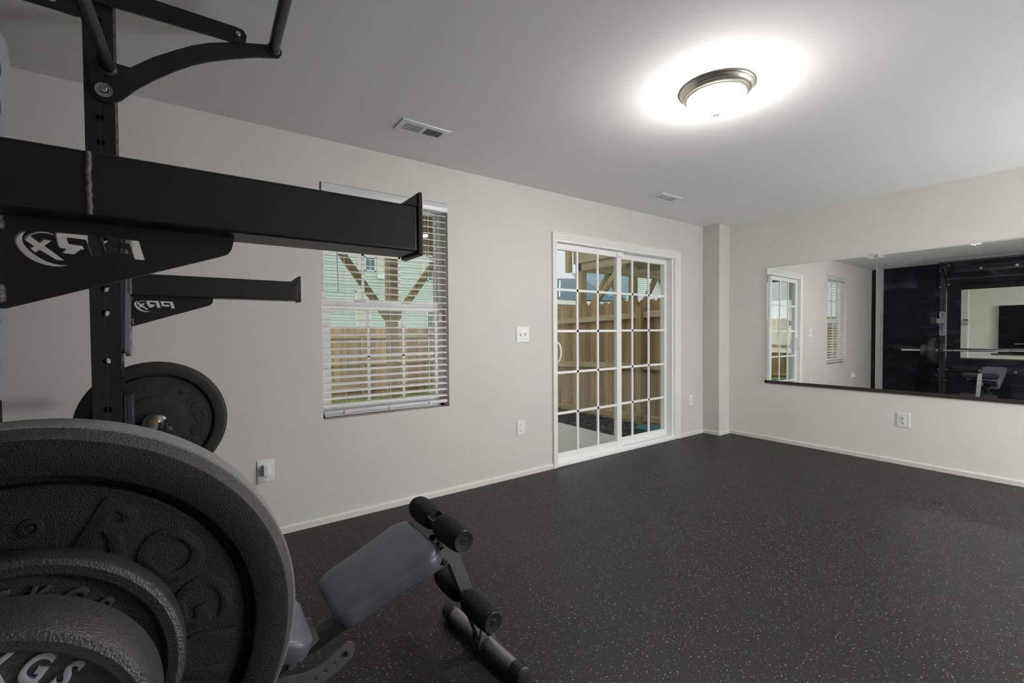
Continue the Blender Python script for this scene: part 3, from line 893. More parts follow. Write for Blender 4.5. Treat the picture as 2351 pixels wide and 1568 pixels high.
# logo cut-outs traced in gusset space (X, Z) on the near arm
def logo_polys():
    cres = [(390,245),(345,252),(300,268),(262,292),(235,320),(216,355),(210,390),(214,420),(225,450),(254,503),(290,550),(342,603),(400,650),(465,688),(530,720),(605,748),(680,770),(765,785),(850,793),(910,791),(960,785),(1004,773),(1045,757),
            (960,765),(880,762),(780,745),(680,710),(580,660),(480,590),(400,520),(345,450),(325,390),(327,355),(335,330),(350,298),(365,280)]
    xx = [(355,390),(362,362),(375,340),(400,318),(430,298),(480,274),(560,258),(640,260),(720,275),(770,295),(806,318),(790,322),(740,302),(660,287),(580,287),(500,307),(445,332),(575,432),(640,378),(780,398),(660,482),(962,704),(845,695),(590,542),(525,584),(432,512),(490,477)]
    rr = [(830,272),(1405,324),(1425,336),(1520,605),(1508,634),(1370,632),(1280,390),(990,355),(1020,448),(1235,478),(1258,540),(1205,540),(1110,610),(915,590),(980,525),(912,516),(880,500),(862,478),(820,300)]
    pp = [(1505,345),(2075,400),(2168,697),(2018,686),(1938,452),(1640,424),(1662,498),(1905,530),(1926,606),(1600,572),(1578,556)]
    return cres, xx, rr, pp
CAMP = (1023.8, radians(35.458), radians(-1.205), radians(-.432), 1.2132)
def cam_axes():
    f, yaw, pitch, roll, cz = CAMP
    d = V((sin(yaw), cos(yaw), 0)); r = V((cos(yaw), -sin(yaw), 0)); u = V((0,0,1))
    d2 = d*cos(pitch) + u*sin(pitch); u2 = u*cos(pitch) - d*sin(pitch)
    return d2, r*cos(roll) + u2*sin(roll), u2*cos(roll) - r*sin(roll)
LOGO = [[(-.1542 + 0, 0)]]
def logo_world():
    # affine fit of the traced mark to gusset metres: (x, z) measured at the marks' own corners
    d2, r3, u3 = cam_axes(); f, cz = CAMP[0], CAMP[4]
    out = []
    for poly in logo_polys():
        q = []
        for a, b in poly:
            px, py = a / 6.5306, 490 + b / 6.5306
            v = d2 + r3*((px-1175.5)/f) + u3*((784-py)/f); k = .735 / v.y
            q.append((v.x*k, cz + v.z*k))
        out.append(q)
    return out
LOGO = logo_world()

def make_arm(y, xtip, xg, dx, label):
    """safety spotter arm: y = camera-side face, xtip = outer end, xg = gusset end"""
    xp = -.1765; zt, zb = 1.4255, 1.3490
    t = thing('spotter_arm', label, 'spotter arm', (xp, y + PW/2, zb), group='safety spotter arms')
    mb = MB().box((xp, y, zb), (xtip - .010, y + PW, zt))
    beam = build('beam', mb, M['black_steel'], t, bev=.004, seg=3)
    # bracket plate against the post, leaning a hair; second plate behind
    for nm, x0, x1, m, zz0, zz1 in (('bracket_plate', -.189, xp, M['black_steel'], 1.140, 1.555), ('backing_plate', PXB+.001, -.190, M['liner'], 1.150, 1.545)):
        hl = [circ(PW/2, z, .011, 18) for z in (1.185, 1.230, 1.47, 1.513)] if nm == 'bracket_plate' else []
        q = plate(rrect(0, zz0, PW, zz1, .024), hl, x1 - x0, ((x0+x1)/2, y, 0), (0,1,0), (0,0,1))
        lean = radians(1.35)
        for p in q.v:
            p.x += (p.z - 1.34) * math.tan(lean) if nm == 'bracket_plate' else (p.z - 1.34) * math.tan(lean) * .6
        build(nm, q, M['bracket'] if nm == 'bracket_plate' else m, t)
    # gusset with the cut-out mark
    yg = y + PW/2
    out = [(xp-.004, zb+.003), (xg+.004, zb+.001), (xg+.002, zb-.010), (xg, zb-.018), (xg-.004, zb-.024), (xg-.012, zb-.028), (xp+.004, 1.2440), (xp-.003, 1.2440)]
    polys = [[(a+dx, b) for a, b in p] for p in LOGO]
    g = plate(out, polys, .0065, (0, yg, 0), (1,0,0), (0,0,1))
    build('gusset', g, M['black_steel'], t)
    # end plate with raised lip
    ep = MB()
    pr = [(xtip-.010, zb-.004), (xtip, zb-.006), (xtip, zt+.023), (xtip-.006, zt+.024), (xtip-.010, zt+.020)]
    k = len(pr); vs = [(x, yy, z) for yy in (y-.001, y+PW+.001) for x, z in pr]
    ep.add(vs, [(i, (i+1)%k, k+(i+1)%k, k+i) for i in range(k)] + [tuple(range(k)), tuple(range(2*k-1, k-1, -1))])
    e = build('end_plate', ep, M['black_steel'], t, bev=.002)
    lip = MB(); pr = [(xtip-.034, zt), (xtip-.010, zt), (xtip-.010, zt+.021)]
    vs = [(x, yy, z) for yy in (y+.001, y+.009) for x, z in pr] ; lip.add(vs, [(0,1,2),(5,4,3),(0,3,4,1),(1,4,5,2),(2,5,3,0)])
    build('lip_web', lip, M['black_steel'], e); lip = MB()
    vs = [(x, yy, z) for yy in (y+PW-.009, y+PW-.001) for x, z in pr]; lip.add(vs, [(0,1,2),(5,4,3),(0,3,4,1),(1,4,5,2),(2,5,3,0)])
    build('lip_web', lip, M['black_steel'], e)
    # weld beads
    def bead(p0, p1, r):
        w = MB(); n = 14; pts = []; p0, p1 = V(p0), V(p1)
        vs = []
        w.tube([p0.lerp(p1, i/n) + V((random.uniform(-.0012,.0012), 0, 0)) for i in range(n+1)], r, 8)
        return w
    build('weld_bead', bead((xp+.001, y-.0005, zb+.004), (xp+.001, y-.0005, zt-.004), .0040), M['weld'], t, smooth=True, ang=80)
    build('weld_bead', bead((xp+.002, yg-.005, zb-.014), (xp+.001, yg-.005, zb-.002), .0045), M['weld'], t, smooth=True, ang=80)
    build('weld_bead', bead((xp+.002, yg-.005, 1.250), (xp+.001, yg-.005, 1.268), .0045), M['weld'], t, smooth=True, ang=80)
    pn = MB(); pn.cyl((PXA-.012, y+PW/2, 1.392), (PXB, y+PW/2, 1.392), .0075, 12)
    build('locking_pin', pn, M['black_steel'], t, smooth=True)
    return t
near_arm = make_arm(.7015, .3175, .0445, 0, 'long black spotter arm on the near upright, crossing in front of the window')
w = MB(); w.box((-.0985, .7000, 1.352), (-.0930, .7018, 1.4235))
bd = MB(); pts = [V((-.0957 + random.uniform(-.0008, .0008), .7012, 1.352 + .0715*i/16)) for i in range(17)]; bd.tube(pts, .0030, 8)
build('splice_weld', bd, M['weld'], near_arm, smooth=True, ang=80)
far_arm = make_arm(2.000, .3610, .0575, -.006, 'black spotter arm on the far upright, behind and below the near one')

def make_jcup(y, zbar, label):
    zs = zbar - .0143
    t = thing('j_cup', label, 'j-cup', (-.14, y + PW/2, zs - .03), group='bar hooks on the rack')
    z0, z1 = zs - .025, zs + .137
    mb = MB(); mb.box((PXB+.001, y+.004, z0), (-.194, y+PW-.004, z1))
    build('back_plate', mb, M['black_steel'], t, bev=.0015)
    build('liner', MB().box((-.1935, y+.008, zs+.004), (-.1765, y+PW-.008, z1-.004)), M['liner'], t, bev=.002)
    mb = MB(); mb.box((PXB+.001, y+.004, zs-.012), (-.082, y+PW-.004, zs-.006))
    build('shelf', mb, M['black_steel'], t, bev=.0015)
    build('shelf_liner', MB().box((-.176, y+.008, zs-.0055), (-.094, y+PW-.008, zs-.0008)), M['liner'], t)
    build('front_lip', MB().box((-.0935, y+.004, zs-.006), (-.084, y+PW-.004, zs+.030)), M['black_steel'], t, bev=.002)
    pn = MB(); pn.cyl((PXA-.014, y+PW/2, z1-.048), (PXB, y+PW/2, z1-.048), .008, 12)
    pn.cyl((PXA-.016, y+PW/2, z1-.048), (PXA-.006, y+PW/2, z1-.048), .0095, 12)
    build('locking_pin', pn, M['black_steel'], t, smooth=True)
AX0, AX1 = V((-.134, .572, .908)), V((-.1235, 2.11, .887))
AXD = (AX1 - AX0).normalized()
def ax(y):
    return AX0 + AXD * ((y - AX0.y) / AXD.y)
make_jcup(YFAR, ax(YFAR + PW/2).z, 'black bar hook on the far upright, holding the barbell')
make_jcup(YNEAR, ax(YNEAR + PW/2).z, 'black bar hook on the near upright, behind the big plate')

# ------------------------------------------------------------------ barbell and plates
def make_barbell():
    p = ax(1.36)
    t = thing('barbell', 'long chrome barbell resting in the rack hooks', 'barbell', p)
    def seg(y0, y1, r, n=32):
        mb = MB(); mb.cyl(ax(y0), ax(y1), r, n); return mb
    build('shaft', seg(.655, 2.075, .0140), M['chrome'], t, smooth=True)
    for a, b in ((1.70, 1.886), (1.894, 2.05), (.83, 1.02), (.68, .822), (1.27, 1.40)):
        build('knurled_grip', seg(a, b, .0144), M['knurl'], t, smooth=True)
    for s, yc, yin in ((1, 2.100, 2.562), (-1, .632, .160)):
        sl = MB(); c = ax(yc); d = AXD * s; ln = abs(yin - yc)
        sl.lathe([(0, 0), (.0250, 0), (.0250, ln-.003), (.022, ln), (0, ln)], c, d, 40)
        sv = build('sleeve', sl, M['chrome'], t, smooth=True)
        co = MB(); q = ax(yc) - d * .036
        co.lathe([(.0185, 0), (.034, 0), (.0370, .003), (.0375, .010), (.0375, .014), (.0345, .017), (.0345, .020), (.0375, .023), (.0375, .033), (.035, .036), (.0, .036)], q, d, 48)
        cc = build('collar', co, M['chrome'], t, smooth=True, ang=30)
        br = MB(); br.lathe([(.0142, .001), (.0142, -.003), (.0165, -.0035), (.0190, -.001), (.0190, .002), (.0142, .002)], q, d, 40)
        build('bushing_ring', br, M['bronze'], cc, smooth=True)
        a = radians(-28); rad = V((cos(a), 0, sin(a))); b = q + d * .022
        sc = MB(); sc.cyl(b + rad*.034, b + rad*.044, .006, 12); sc.cyl(b + rad*.044, b + rad*.057, .0085, 6)
        build('set_screw', sc, M['zinc'], cc, smooth=True, ang=25)
make_barbell()

def bumper(y0, y1, label, letters, mats):
    c = ax((y0+y1)/2); p = V((c.x, 0, c.z))
    t = thing('bumper_plate', label, 'weight plate', (c.x, (y0+y1)/2, c.z - .2254), group='black rubber bumper plates')
    T = y1 - y0
    half = [(.0256, .004), (.0300, .0025), (.0960, .0025), (.0985, .0035), (.1010, .0085), (.1035, .009), (.1715, .009), (.1728, .010), (.1740, .0205), (.1820, .0205), (.1832, .001), (.1850, 0), (.2130, 0), (.2155, .0012)]
    mid = [(.2235, .0150), (.2254, .0170)]
    mb = MB()
    front = [(r, y0 + h) for r, h in half]; back = [(r, y1 - h) for r, h in half]
    mb.lathe(front, p, (0,1,0), 160)
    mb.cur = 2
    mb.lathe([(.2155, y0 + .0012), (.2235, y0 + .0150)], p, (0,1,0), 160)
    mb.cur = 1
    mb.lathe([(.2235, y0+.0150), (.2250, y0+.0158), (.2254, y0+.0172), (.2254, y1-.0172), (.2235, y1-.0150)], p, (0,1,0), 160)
    mb.cur = 0
    mb.lathe([(.2235, y1-.0150)] + back[::-1], p, (0,1,0), 160)
    mb.lathe([(.0256, y0+.004), (.0256, y1-.004)], p, (0,1,0), 48)
    o = build('disc', mb, mats, t, smooth=True, ang=30)
    rg = MB(); rg.lathe([(.0256, y0+.0035), (.0256, y0-.0005), (.0300, y0+.0005), (.0305, y0+.0035)], p, (0,1,0), 48)
    build('hub_ring', rg, M['chrome'], t, smooth=True)
    for items, r, size, ext, off, sx, inw in letters:
        lm = MB()
        arc_letters(lm, items, c.x, y0 + .0095, c.z, r, size, ext, off, sx, inw, bevel=.0007)
        build('lettering', lm, M['bumper'], t, smooth=True, ang=35)
    a0 = letters[0][0][0][1] + 25
    dm = MB(); a = radians(a0); dm.lathe([(.0085, -.0006), (.0080, -.002), (.0045, -.0025), (.0040, .0005), (.0028, .0008), (.0024, -.0015), (0, -.002)], (c.x + .1363*cos(a), y0 + .0092, c.z + .1363*sin(a)), (0,1,0), 20)
    build('mould_mark', dm, M['bumper'], t, smooth=True)
    return t
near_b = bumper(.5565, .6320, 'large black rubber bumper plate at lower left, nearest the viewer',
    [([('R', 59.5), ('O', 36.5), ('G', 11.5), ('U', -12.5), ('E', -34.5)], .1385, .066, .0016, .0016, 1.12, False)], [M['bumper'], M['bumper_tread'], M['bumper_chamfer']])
far_b = bumper(2.0995, 2.1750, 'black rubber bumper plate at the far end of the barbell, behind the upright',
    [([('R', 28.5), ('O', 6.2), ('G', -17.3), ('U', -39.5), ('E', -61)], .1365, .058, .0014, .0012, 1.15, False),
     ([('B', 73.5), ('L', 79.5), ('S', 67.5)], .1455, .022, .0010, .0004, 1.1, True),
     ([('0', 71.0), ('1', 77.0)], .122, .022, .0010, .0004, 1.1, True),
     ([('E', 159), ('C', 141), ('H', 123), ('O', 106)], .1365, .040, .0012, .0006, 1.1, False)], [M['bumper'], M['bumper_edge'], M['bumper_edge']])

def iron_plate(y0, y1, R, rin, label, texts, group, flip=False, hide_back=True):
    c = ax((y0+y1)/2); p = V((c.x, 0, c.z))
    t = thing('iron_plate', label, 'weight plate', (c.x, (y0+y1)/2, c.z - R), group=group)
    T = y1 - y0; dep = min(.0125, T * .42)
    half = [(.0258, .001), (.0400, .0), (.0440, .0015), (.0500, dep), (rin - .004, dep), (rin, .0035), (rin + .0025, .0012), (R - .006, 0), (R - .0015, .0022), (R, .0065)]
    mb = MB(); s0, s1 = (y0, y1)
    front = [(r, y0 + h) for r, h in half]; back = [(r, y1 - h) for r, h in half]
    mb.lathe(front + back[::-1], p, (0,1,0), 128)
    mb.lathe([(.0258, y0+.001), (.0258, y1-.001)], p, (0,1,0), 48)
    build('disc', mb, M['iron'], t, smooth=True, ang=32)
    if texts:
        lm = MB(); yy, nr = (y0 + dep, -1) if not flip else (y1 - dep, 1)
        for items, r, size, ext, off, sx, m_ in texts:
            arc_letters(lm, items, c.x, yy, c.z, r, size, ext, off, sx, False, bevel=.0006, nrm=nr, shear=.16)
        build('lettering', lm, texts[0][6], t, smooth=True, ang=35)
    return t
iron_plate(.5296, .5580, .1222, .1060, 'mid-sized grey iron plate between the big bumper plate and the smallest plate',
    [([('5', 90), ('K', 75), ('G', 59.5), ('S', 44.5)], .0850, .0270, .0022, .0002, .78, M['iron_letter'])], 'grey iron plates on the near sleeve')
iron_plate(.4405, .4990, .1075, .0925, 'small grey iron plate with white KGS lettering at the bottom left corner',
    [([('5', 92), ('K', 75.4), ('G', 60.2), ('S', 46.0)], .0780, .0285, .0022, .0003, .72, M['letter_white'])], 'grey iron plates on the near sleeve')
iron_plate(2.1775, 2.2240, .1222, .1060, 'grey iron plate on the far barbell end, reflected beside the bumper plate', [], 'grey iron plates on the far sleeve')
iron_plate(2.2260, 2.2865, .1075, .0925, 'smallest iron plate outermost on the far barbell end, seen in the mirror', [], 'grey iron plates on the far sleeve')

# ------------------------------------------------------------------ weight bench
def pad_mesh(org, e1, e2, nrm, outline, thick, crown=.006, rnd=.016, pleat=0):
    """upholstered pad: outline loop (s, w); org on top plane"""
    n = len(outline); cx = sum(p[0] for p in outline)/n; cy = sum(p[1] for p in outline)/n
    rings = []
    def ring(k, h):   # inset fraction-like distance k
        r = []
        for i, (s, w) in enumerate(outline):
            dx, dy = cx - s, cy - w; d = hypot(dx, dy)
            hh = h
            if pleat and h < -.02:
                hh += pleat * sin(i * 2.9) * .6
            f = min(1, k / d)
            r.append((s + dx*f, w + dy*f, hh))
        return r
    rings.append(ring(.03, -thick)); rings.append(ring(.004, -thick)); rings.append(ring(0, -thick + .006))
    rings.append(ring(0, -rnd))
    for a in (22, 45, 68, 90):
        a = radians(a); rings.append(ring(rnd * (1 - cos(a)), -rnd * (1 - sin(a))))
    for k, h in ((.035, crown*.35), (.06, crown*.65), (.10, crown)):
        rings.append(ring(k, h))
    mb = MB(); vs = []; fs = []
    O, a, b, c = V(org), V(e1), V(e2), V(nrm)
    for r in rings:
        for s, w, h in r: vs.append(O + a*s + b*w + c*h)
    for j in range(len(rings)-1):
        for i in range(n):
            fs.append((j*n+i, j*n+(i+1)%n, (j+1)*n+(i+1)%n, (j+1)*n+i))
    fs.append(tuple(range(n-1, -1, -1))); fs.append(tuple((len(rings)-1)*n+i for i in range(n)))
    mb.add(vs, fs)
    return mb
def round_poly(corners, n=7):
    """corners: (s, w, r) in order"""
    out = []; k = len(corners)
    for i in range(k):
        p, q, r_ = V(corners[i-1][:2]), V(corners[i][:2]), V(corners[(i+1) % k][:2]); rad = corners[i][2]
        a, b = (p - q).normalized(), (r_ - q).normalized()
        ang = a.angle(b); d = rad / math.tan(ang/2); c = q + (a + b).normalized() * (rad / sin(ang/2))
        s0, s1 = q + a*d - c, q + b*d - c
        a0 = atan2(s0.y, s0.x); a1 = atan2(s1.y, s1.x); da = a1 - a0
        while da > pi: da -= 2*pi
        while da < -pi: da += 2*pi
        for j in range(n + 1):
            t = a0 + da*j/n; out.append((c.x + rad*cos(t), c.y + rad*sin(t)))
    # densify straights
    dense = []
    for i, p in enumerate(out):
        q = out[(i+1) % len(out)]; m = max(1, int(hypot(q[0]-p[0], q[1]-p[1]) / .02))
        for j in range(m): dense.append((p[0] + (q[0]-p[0])*j/m, p[1] + (q[1]-p[1])*j/m))
    return dense

def make_bench():
    Y = 1.435
    t = thing('weight_bench', 'grey and black adjustable sit-up bench with foam rollers', 'bench', (.25, Y, 0))
    # front upright: hollow square tube, leaning back
    b0, b1 = V((.880, Y, .045)), V((.684, Y, .568))
    d = (b1 - b0).normalized(); u = V((0,1,0)); w = u.cross(d)
    ln = (b1 - b0).length
    mb = plate([(-.023,-.023),(.023,-.023),(.023,.023),(-.023,.023)], [[(-.0205,-.0205),(.0205,-.0205),(.0205,.0205),(-.0205,.0205)]], ln, b0 + d*ln/2, u, w)
    up = build('front_upright', mb, M['bench_grey'], t)
    for z in (.40, .52):
        h = MB(); q = b0 + d * ln * z * 1.55 + w*.0232
        h.lathe([(0,0),(.009,0),(.009,.002),(0,.002)], q, w, 14, (0,1,0)); build('adjust_hole', h, M['plastic_slot'], up)
    # foam rollers on two cross bars
    for (xx, zz, ya0, ya1) in ((.694, .541, 1.250, 1.620), (.800, .238, 1.243, 1.627)):
        q = MB(); q.cyl((xx, ya0+.004, zz), (xx, ya1-.004, zz), .012, 16)
        cb = build('cross_bar', q, M['bench_grey'], t, smooth=True)
        for y0, y1 in ((ya0+.004, Y-.026), (Y+.026, ya1-.004)):
            f = MB(); L_ = y1 - y0; prof = [(.013, 0), (.030, 0), (.037, .004), (.041, .014), (.0435, .04), (.0445, L_*.5), (.0435, L_-.04), (.041, L_-.014), (.037, L_-.004), (.030, L_), (.013, L_)]
            f.lathe(prof, (xx, y0, zz), (0,1,0), 40); fo = build('foam_roller', f, M['foam'], t, smooth=True, ang=60)
            ye, s = (y0, -1) if y0 < Y - .1 else (y1, 1)
            e = MB(); e.lathe([(.0335, -.002), (.0345, .003), (.0330, .0055), (.0300, .0050), (.012, .0035), (.010, .0055), (.004, .0055), (.003, .003), (0, .003)], (xx, ye, zz), (0, s, 0), 36)
            build('end_cap', e, M['black_plastic'], fo, smooth=True, ang=30)
    # front stabiliser
    s0, s1 = V((.8945, 1.197, .034)), V((.8605, 1.694, .034)); sd = (s1 - s0).normalized()
    q = MB(); q.cyl(s0 + sd*.03, s1 - sd*.03, .0285, 36); st = build('front_stabilizer', q, M['bench_grey'], t, smooth=True)
    def ribcap(p, dr, par):
        m = MB(); n = 40; prof = [(0,0),(.0255,0),(.029,.0015),(.029,.0042),(.0325,.006),(.0335,.010),(.0335,.052),(.0315,.055),(.0285,.055)]
        m.lathe(prof, p, dr, n, (0,0,1))
        c = build('ribbed_cap', m, M['black_plastic'], par, smooth=True, ang=30)
        r = MB(); a = V((0,0,1)); b_ = V(dr).normalized().cross(a)
        for k in range(20):
            th = 2*pi*k/20; o = a*cos(th) + b_*sin(th)
            r.bar(V(p) + o*.0334 + V(dr).normalized()*.010, V(p) + o*.0334 + V(dr).normalized()*.050, .0035, .003, up=o)
        build('grip_ribs', r, M['black_plastic'], c)
    ribcap(s0, sd, st); ribcap(s1, -sd, st)
    sm = (s0 + s1)/2; jn = s0 + sd * ((Y - s0.y)/sd.y)
    for s in (-1, 1):
        o = plate(round_poly([(-.040,-.028,.006),(.040,-.028,.006),(.028,.048,.014),(-.024,.048,.014)], 4), [], .004, jn + V((0, s*.026, .022)), (1,0,0), (0,0,1))
        br = build('saddle_bracket', o, M['bench_grey'], t)
        k = MB(); hexbolt(k, jn + V((.006, s*.028, .046)), (0,s,0), r=.0085, l=.006, washer=.011); build('bolt', k, M['black_plastic'], br, smooth=True, ang=25)
    # main beam sloping down to the rear
    zc = lambda x: .1766 + .319*x + .0215
    q = MB(); q.bar((-.40, Y, zc(-.40)), (.715, Y, zc(.715)), .046, .0435); bm = build('main_beam', q, M['bench_dark'], t, bev=.004, seg=3)
    for s in (-1, 1):
        o = plate([(.64, zc(.64)-.030), (.735, zc(.70)-.022), (.71, zc(.71)+.034), (.66, zc(.66)+.030)], [], .004, (0, Y + s*.027, 0), (1,0,0), (0,0,1))
        jb = build('joint_plate', o, M['bench_grey'], t)
        for xx, dz in ((.684, .058), (.700, -.012)):
            k = MB(); k.lathe([(0,0),(.013,0),(.013,.006),(.008,.010),(0,.010)], (xx, Y + s*.029, zc(xx)+dz), (0,s,0), 7); build('knob', k, M['black_plastic'], jb)
    # hinge ears under the back pad
    for s in (-1, 1):
        o = plate(round_poly([(.205,.235,.006),(.288,.300,.004),(.276,.342,.012),(.246,.352,.014),(.20,.30,.006)], 4), [circ(.256,.331,.009,12)], .0035, (0, Y + s*.0255, 0), (1,0,0), (0,0,1))
        build('hinge_ear', o, M['bench_grey'], t)
    # seat pad
    m = math.atan(.372); e1 = (cos(m), 0, sin(m)); e2 = (0,1,0); nr = (-sin(m), 0, cos(m))
    org = (.309, Y, .405)
    out = round_poly([(0, -.134, .045), (.347, -.163, .055), (.347, .163, .055), (0, .134, .045)])
    build('seat_pad', pad_mesh(org, e1, e2, nr, out, .052, .007, .020, .006), M['pad'], t, smooth=True, ang=70)
    q = MB(); q.bar((.40, Y, zc(.40)+.040), (.60, Y, zc(.60)+.048), .12, .020); build('seat_bracket', q, M['bench_dark'], t)
    # back pad, rising towards the wall
    m = radians(23); e1 = (-cos(m), 0, sin(m)); nr = (sin(m), 0, cos(m))
    out = round_poly([(0, -.142, .060), (.70, -.142, .060), (.70, .142, .060), (0, .142, .060)])
    build('back_pad', pad_mesh((.264, Y, .364), e1, e2, nr, out, .058, .008, .022, .007), M['pad'], t, smooth=True, ang=70)
    q = MB(); q.bar((.20, Y, .325), (-.30, Y, .538), .05, .030); build('back_frame', q, M['bench_dark'], t, bev=.003)
    # perforated arc that sets the back angle
    top = [(.060,.262),(.100,.246),(.140,.238),(.188,.2320),(.243,.2170),(.275,.2185),(.303,.2275),(.325,.2400),(.346,.2525),(.356,.2600),(.368,.2620),(.381,.2560),(.389,.2440),(.3895,.2300)]
    bot = [(.381,.2090),(.350,.1920),(.320,.1780),(.294,.1680),(.26,.159),(.22,.155),(.17,.158),(.12,.168),(.06,.190)]
    o = plate(top + bot, [circ(x, z, .0062, 14) for x, z in ((.3295,.2125),(.3030,.1995),(.274,.1895),(.243,.1835),(.211,.1825))], .006, (0, Y - .030, 0), (1,0,0), (0,0,1))
    ap = build('angle_plate', o, M['bench_grey'], t)
    k = MB(); hexbolt(k, (.3635, Y - .033, .2290), (0,-1,0), r=.0085, l=.006, washer=0); build('bolt', k, M['black_plastic'], ap, smooth=True, ang=25)
    # rear foot
    q = MB(); q.cyl((-.42, 1.215, .034), (-.42, 1.655, .034), .0285, 32); rs = build('rear_stabilizer', q, M['bench_grey'], t, smooth=True)
    ribcap((-.42, 1.19, .034), (0,1,0), rs); ribcap((-.42, 1.68, .034), (0,-1,0), rs)
    q = MB(); q.bar((-.41, Y, .050), (-.36, Y, zc(-.36)), .046, .05); build('rear_leg', q, M['bench_dark'], t)
make_bench()

# ------------------------------------------------------------------ outdoors
def ground():
    tag(build('patio', MB().box((XW-1, YB+WT+.012, -.30), (4.33, 5.30, -.115)), M['concrete']), 'pale concrete patio slab outside the sliding door', 'patio', kind='structure')
    mb = MB(); nx, ny = 60, 90; x0, x1, y0, y1 = 4.30, 5.16, YB+WT+.012, 7.6
    vs = []; fs = []
    for j in range(ny+1):
        for i in range(nx+1):
            x = x0 + (x1-x0)*i/nx; y = y0 + (y1-y0)*j/ny
            vs.append((x, y, -.125 + random.uniform(-.018, .022) - .02*(x < 4.36)))
    for j in range(ny):
        for i in range(nx):
            a = j*(nx+1)+i; fs.append((a, a+1, a+nx+2, a+nx+1))
    mb.add(vs, fs)
    for k in range(900):
        x, y = random.uniform(x0+.05, x1-.02), random.uniform(y0+.05, 6.6); a = random.uniform(0, pi); l = random.uniform(.015, .04)
        z = -.115 + random.uniform(0, .02)
        mb.bar((x-l*cos(a), y-l*sin(a), z), (x+l*cos(a), y+l*sin(a), z+random.uniform(-.012,.012)), random.uniform(.006,.014), .005)
    tag(build('mulch_bed', mb, M['mulch']), 'dark shredded mulch strip between patio and wooden fence', 'mulch', kind='stuff')
    lawn = MB(); lawn.add([(-30, 5.2, -.16), (5.2, 5.2, -.16), (5.2, 12, -.46), (-30, 12, -.46), (-30, 70, -1.8), (5.2, 70, -1.8), (80, 70, -1.8), (80, 12, -.46), (80, 2.5, -.2), (5.2, 2.5, -.2)],
                          [(0,1,2,3), (3,2,5,4), (2,7,6,5), (9,8,7,2,1)])
    tag(build('lawn', lawn, M['grass']), 'green lawn behind the house', 'lawn', kind='structure')
ground()

def fence(name, label, along, fixed, a0, a1, zfun, height, mat, railmat, rails, posts, inner):
    """along 'Y': fence in plane X=fixed; inner = -1/+1 side carrying rails"""
    c = (fixed, (a0+a1)/2) if along == 'Y' else ((a0+a1)/2, fixed)
    t = thing(name, label, 'fence', (*c, zfun((a0+a1)/2)), group=None)
    P = lambda a, b, z: (fixed + b, a, z) if along == 'Y' else (a, fixed + b, z)
    mb = MB(); w = .140; a = a0
    while a < a1 - .02:
        zb = zfun(a); zt = zb + height + random.uniform(-.006, .006); e = min(a + w, a1)
        pr = [(a+.0015, zb), (e-.0015, zb), (e-.0015, zt-.035), (e-.030, zt), (a+.030, zt), (a+.0015, zt-.035)]
        vs = [P(x, b, z) for b in (0, .016) for x, z in pr]; k = 6
        mb.add(vs, [(i, (i+1)%k, k+(i+1)%k, k+i) for i in range(k)] + [tuple(range(k)), tuple(range(2*k-1, k-1, -1))])
        a += .143
    build('board_panel', mb, mat, t)
    for dz in rails:
        r = MB(); p0 = V(P(a0, inner*.022, zfun(a0)+dz)); p1 = V(P(a1, inner*.022, zfun(a1)+dz))
        r.bar(p0, p1, .040, .086); build('rail', r, railmat, t)
    for a in posts:
        q = MB(); lo = P(a-.045, min(inner*.002, inner*.094), zfun(a)-.05); hi = P(a+.045, max(inner*.002, inner*.094), zfun(a)+height-.10)
        q.box([min(x) for x in zip(lo, hi)], [max(x) for x in zip(lo, hi)]); build('post', q, M['post_wood'], t)
    return t
fence('fence', 'tall wooden privacy fence with dog-eared boards beside the patio', 'Y', 5.20, 3.30, 11.2, lambda y: -.115 - .05*max(0, y-6), 1.775, M['fence'], M['rail_y'], (.118, .855, 1.585), (4.10, 6.5, 8.9), -1)
fence('fence', 'wooden fence far across the lawn, seen through the blind', 'X', 11.25, -14, 5.2, lambda x: -.43, 1.78, M['fence_x'], M['rail_x'], (.25, .90, 1.56), (-11, -8.6, -6.2, -3.8, -1.4, 1.0, 3.4), -1)
fence('fence', 'wooden side fence left of the lawn, glimpsed through the patio door inside the mirror', 'Y', -4.2, 3.4, 11.2, lambda y: -.14 - .05*max(0, y-6), 1.80, M['fence'], M['rail_y'], (.2, .9, 1.6), (4.4, 6.8, 9.2), 1)
mb = MB(); prof = [(4.80,3.70,0),(4.80,3.90,0),(4.93,3.97,0),(5.13,3.80,0),(5.13,3.55,0),(4.95,3.55,0)]
k = len(prof); mb.add([(x, y, -.12+h) for h in (0, .055) for x, y, _ in prof], [(i,(i+1)%k,k+(i+1)%k,k+i) for i in range(k)] + [tuple(range(k)), tuple(range(2*k-1,k-1,-1))])
tag(build('splash_block', mb, M['teal'], bev=.012), 'teal plastic splash block on the mulch by the fence', 'splash block')

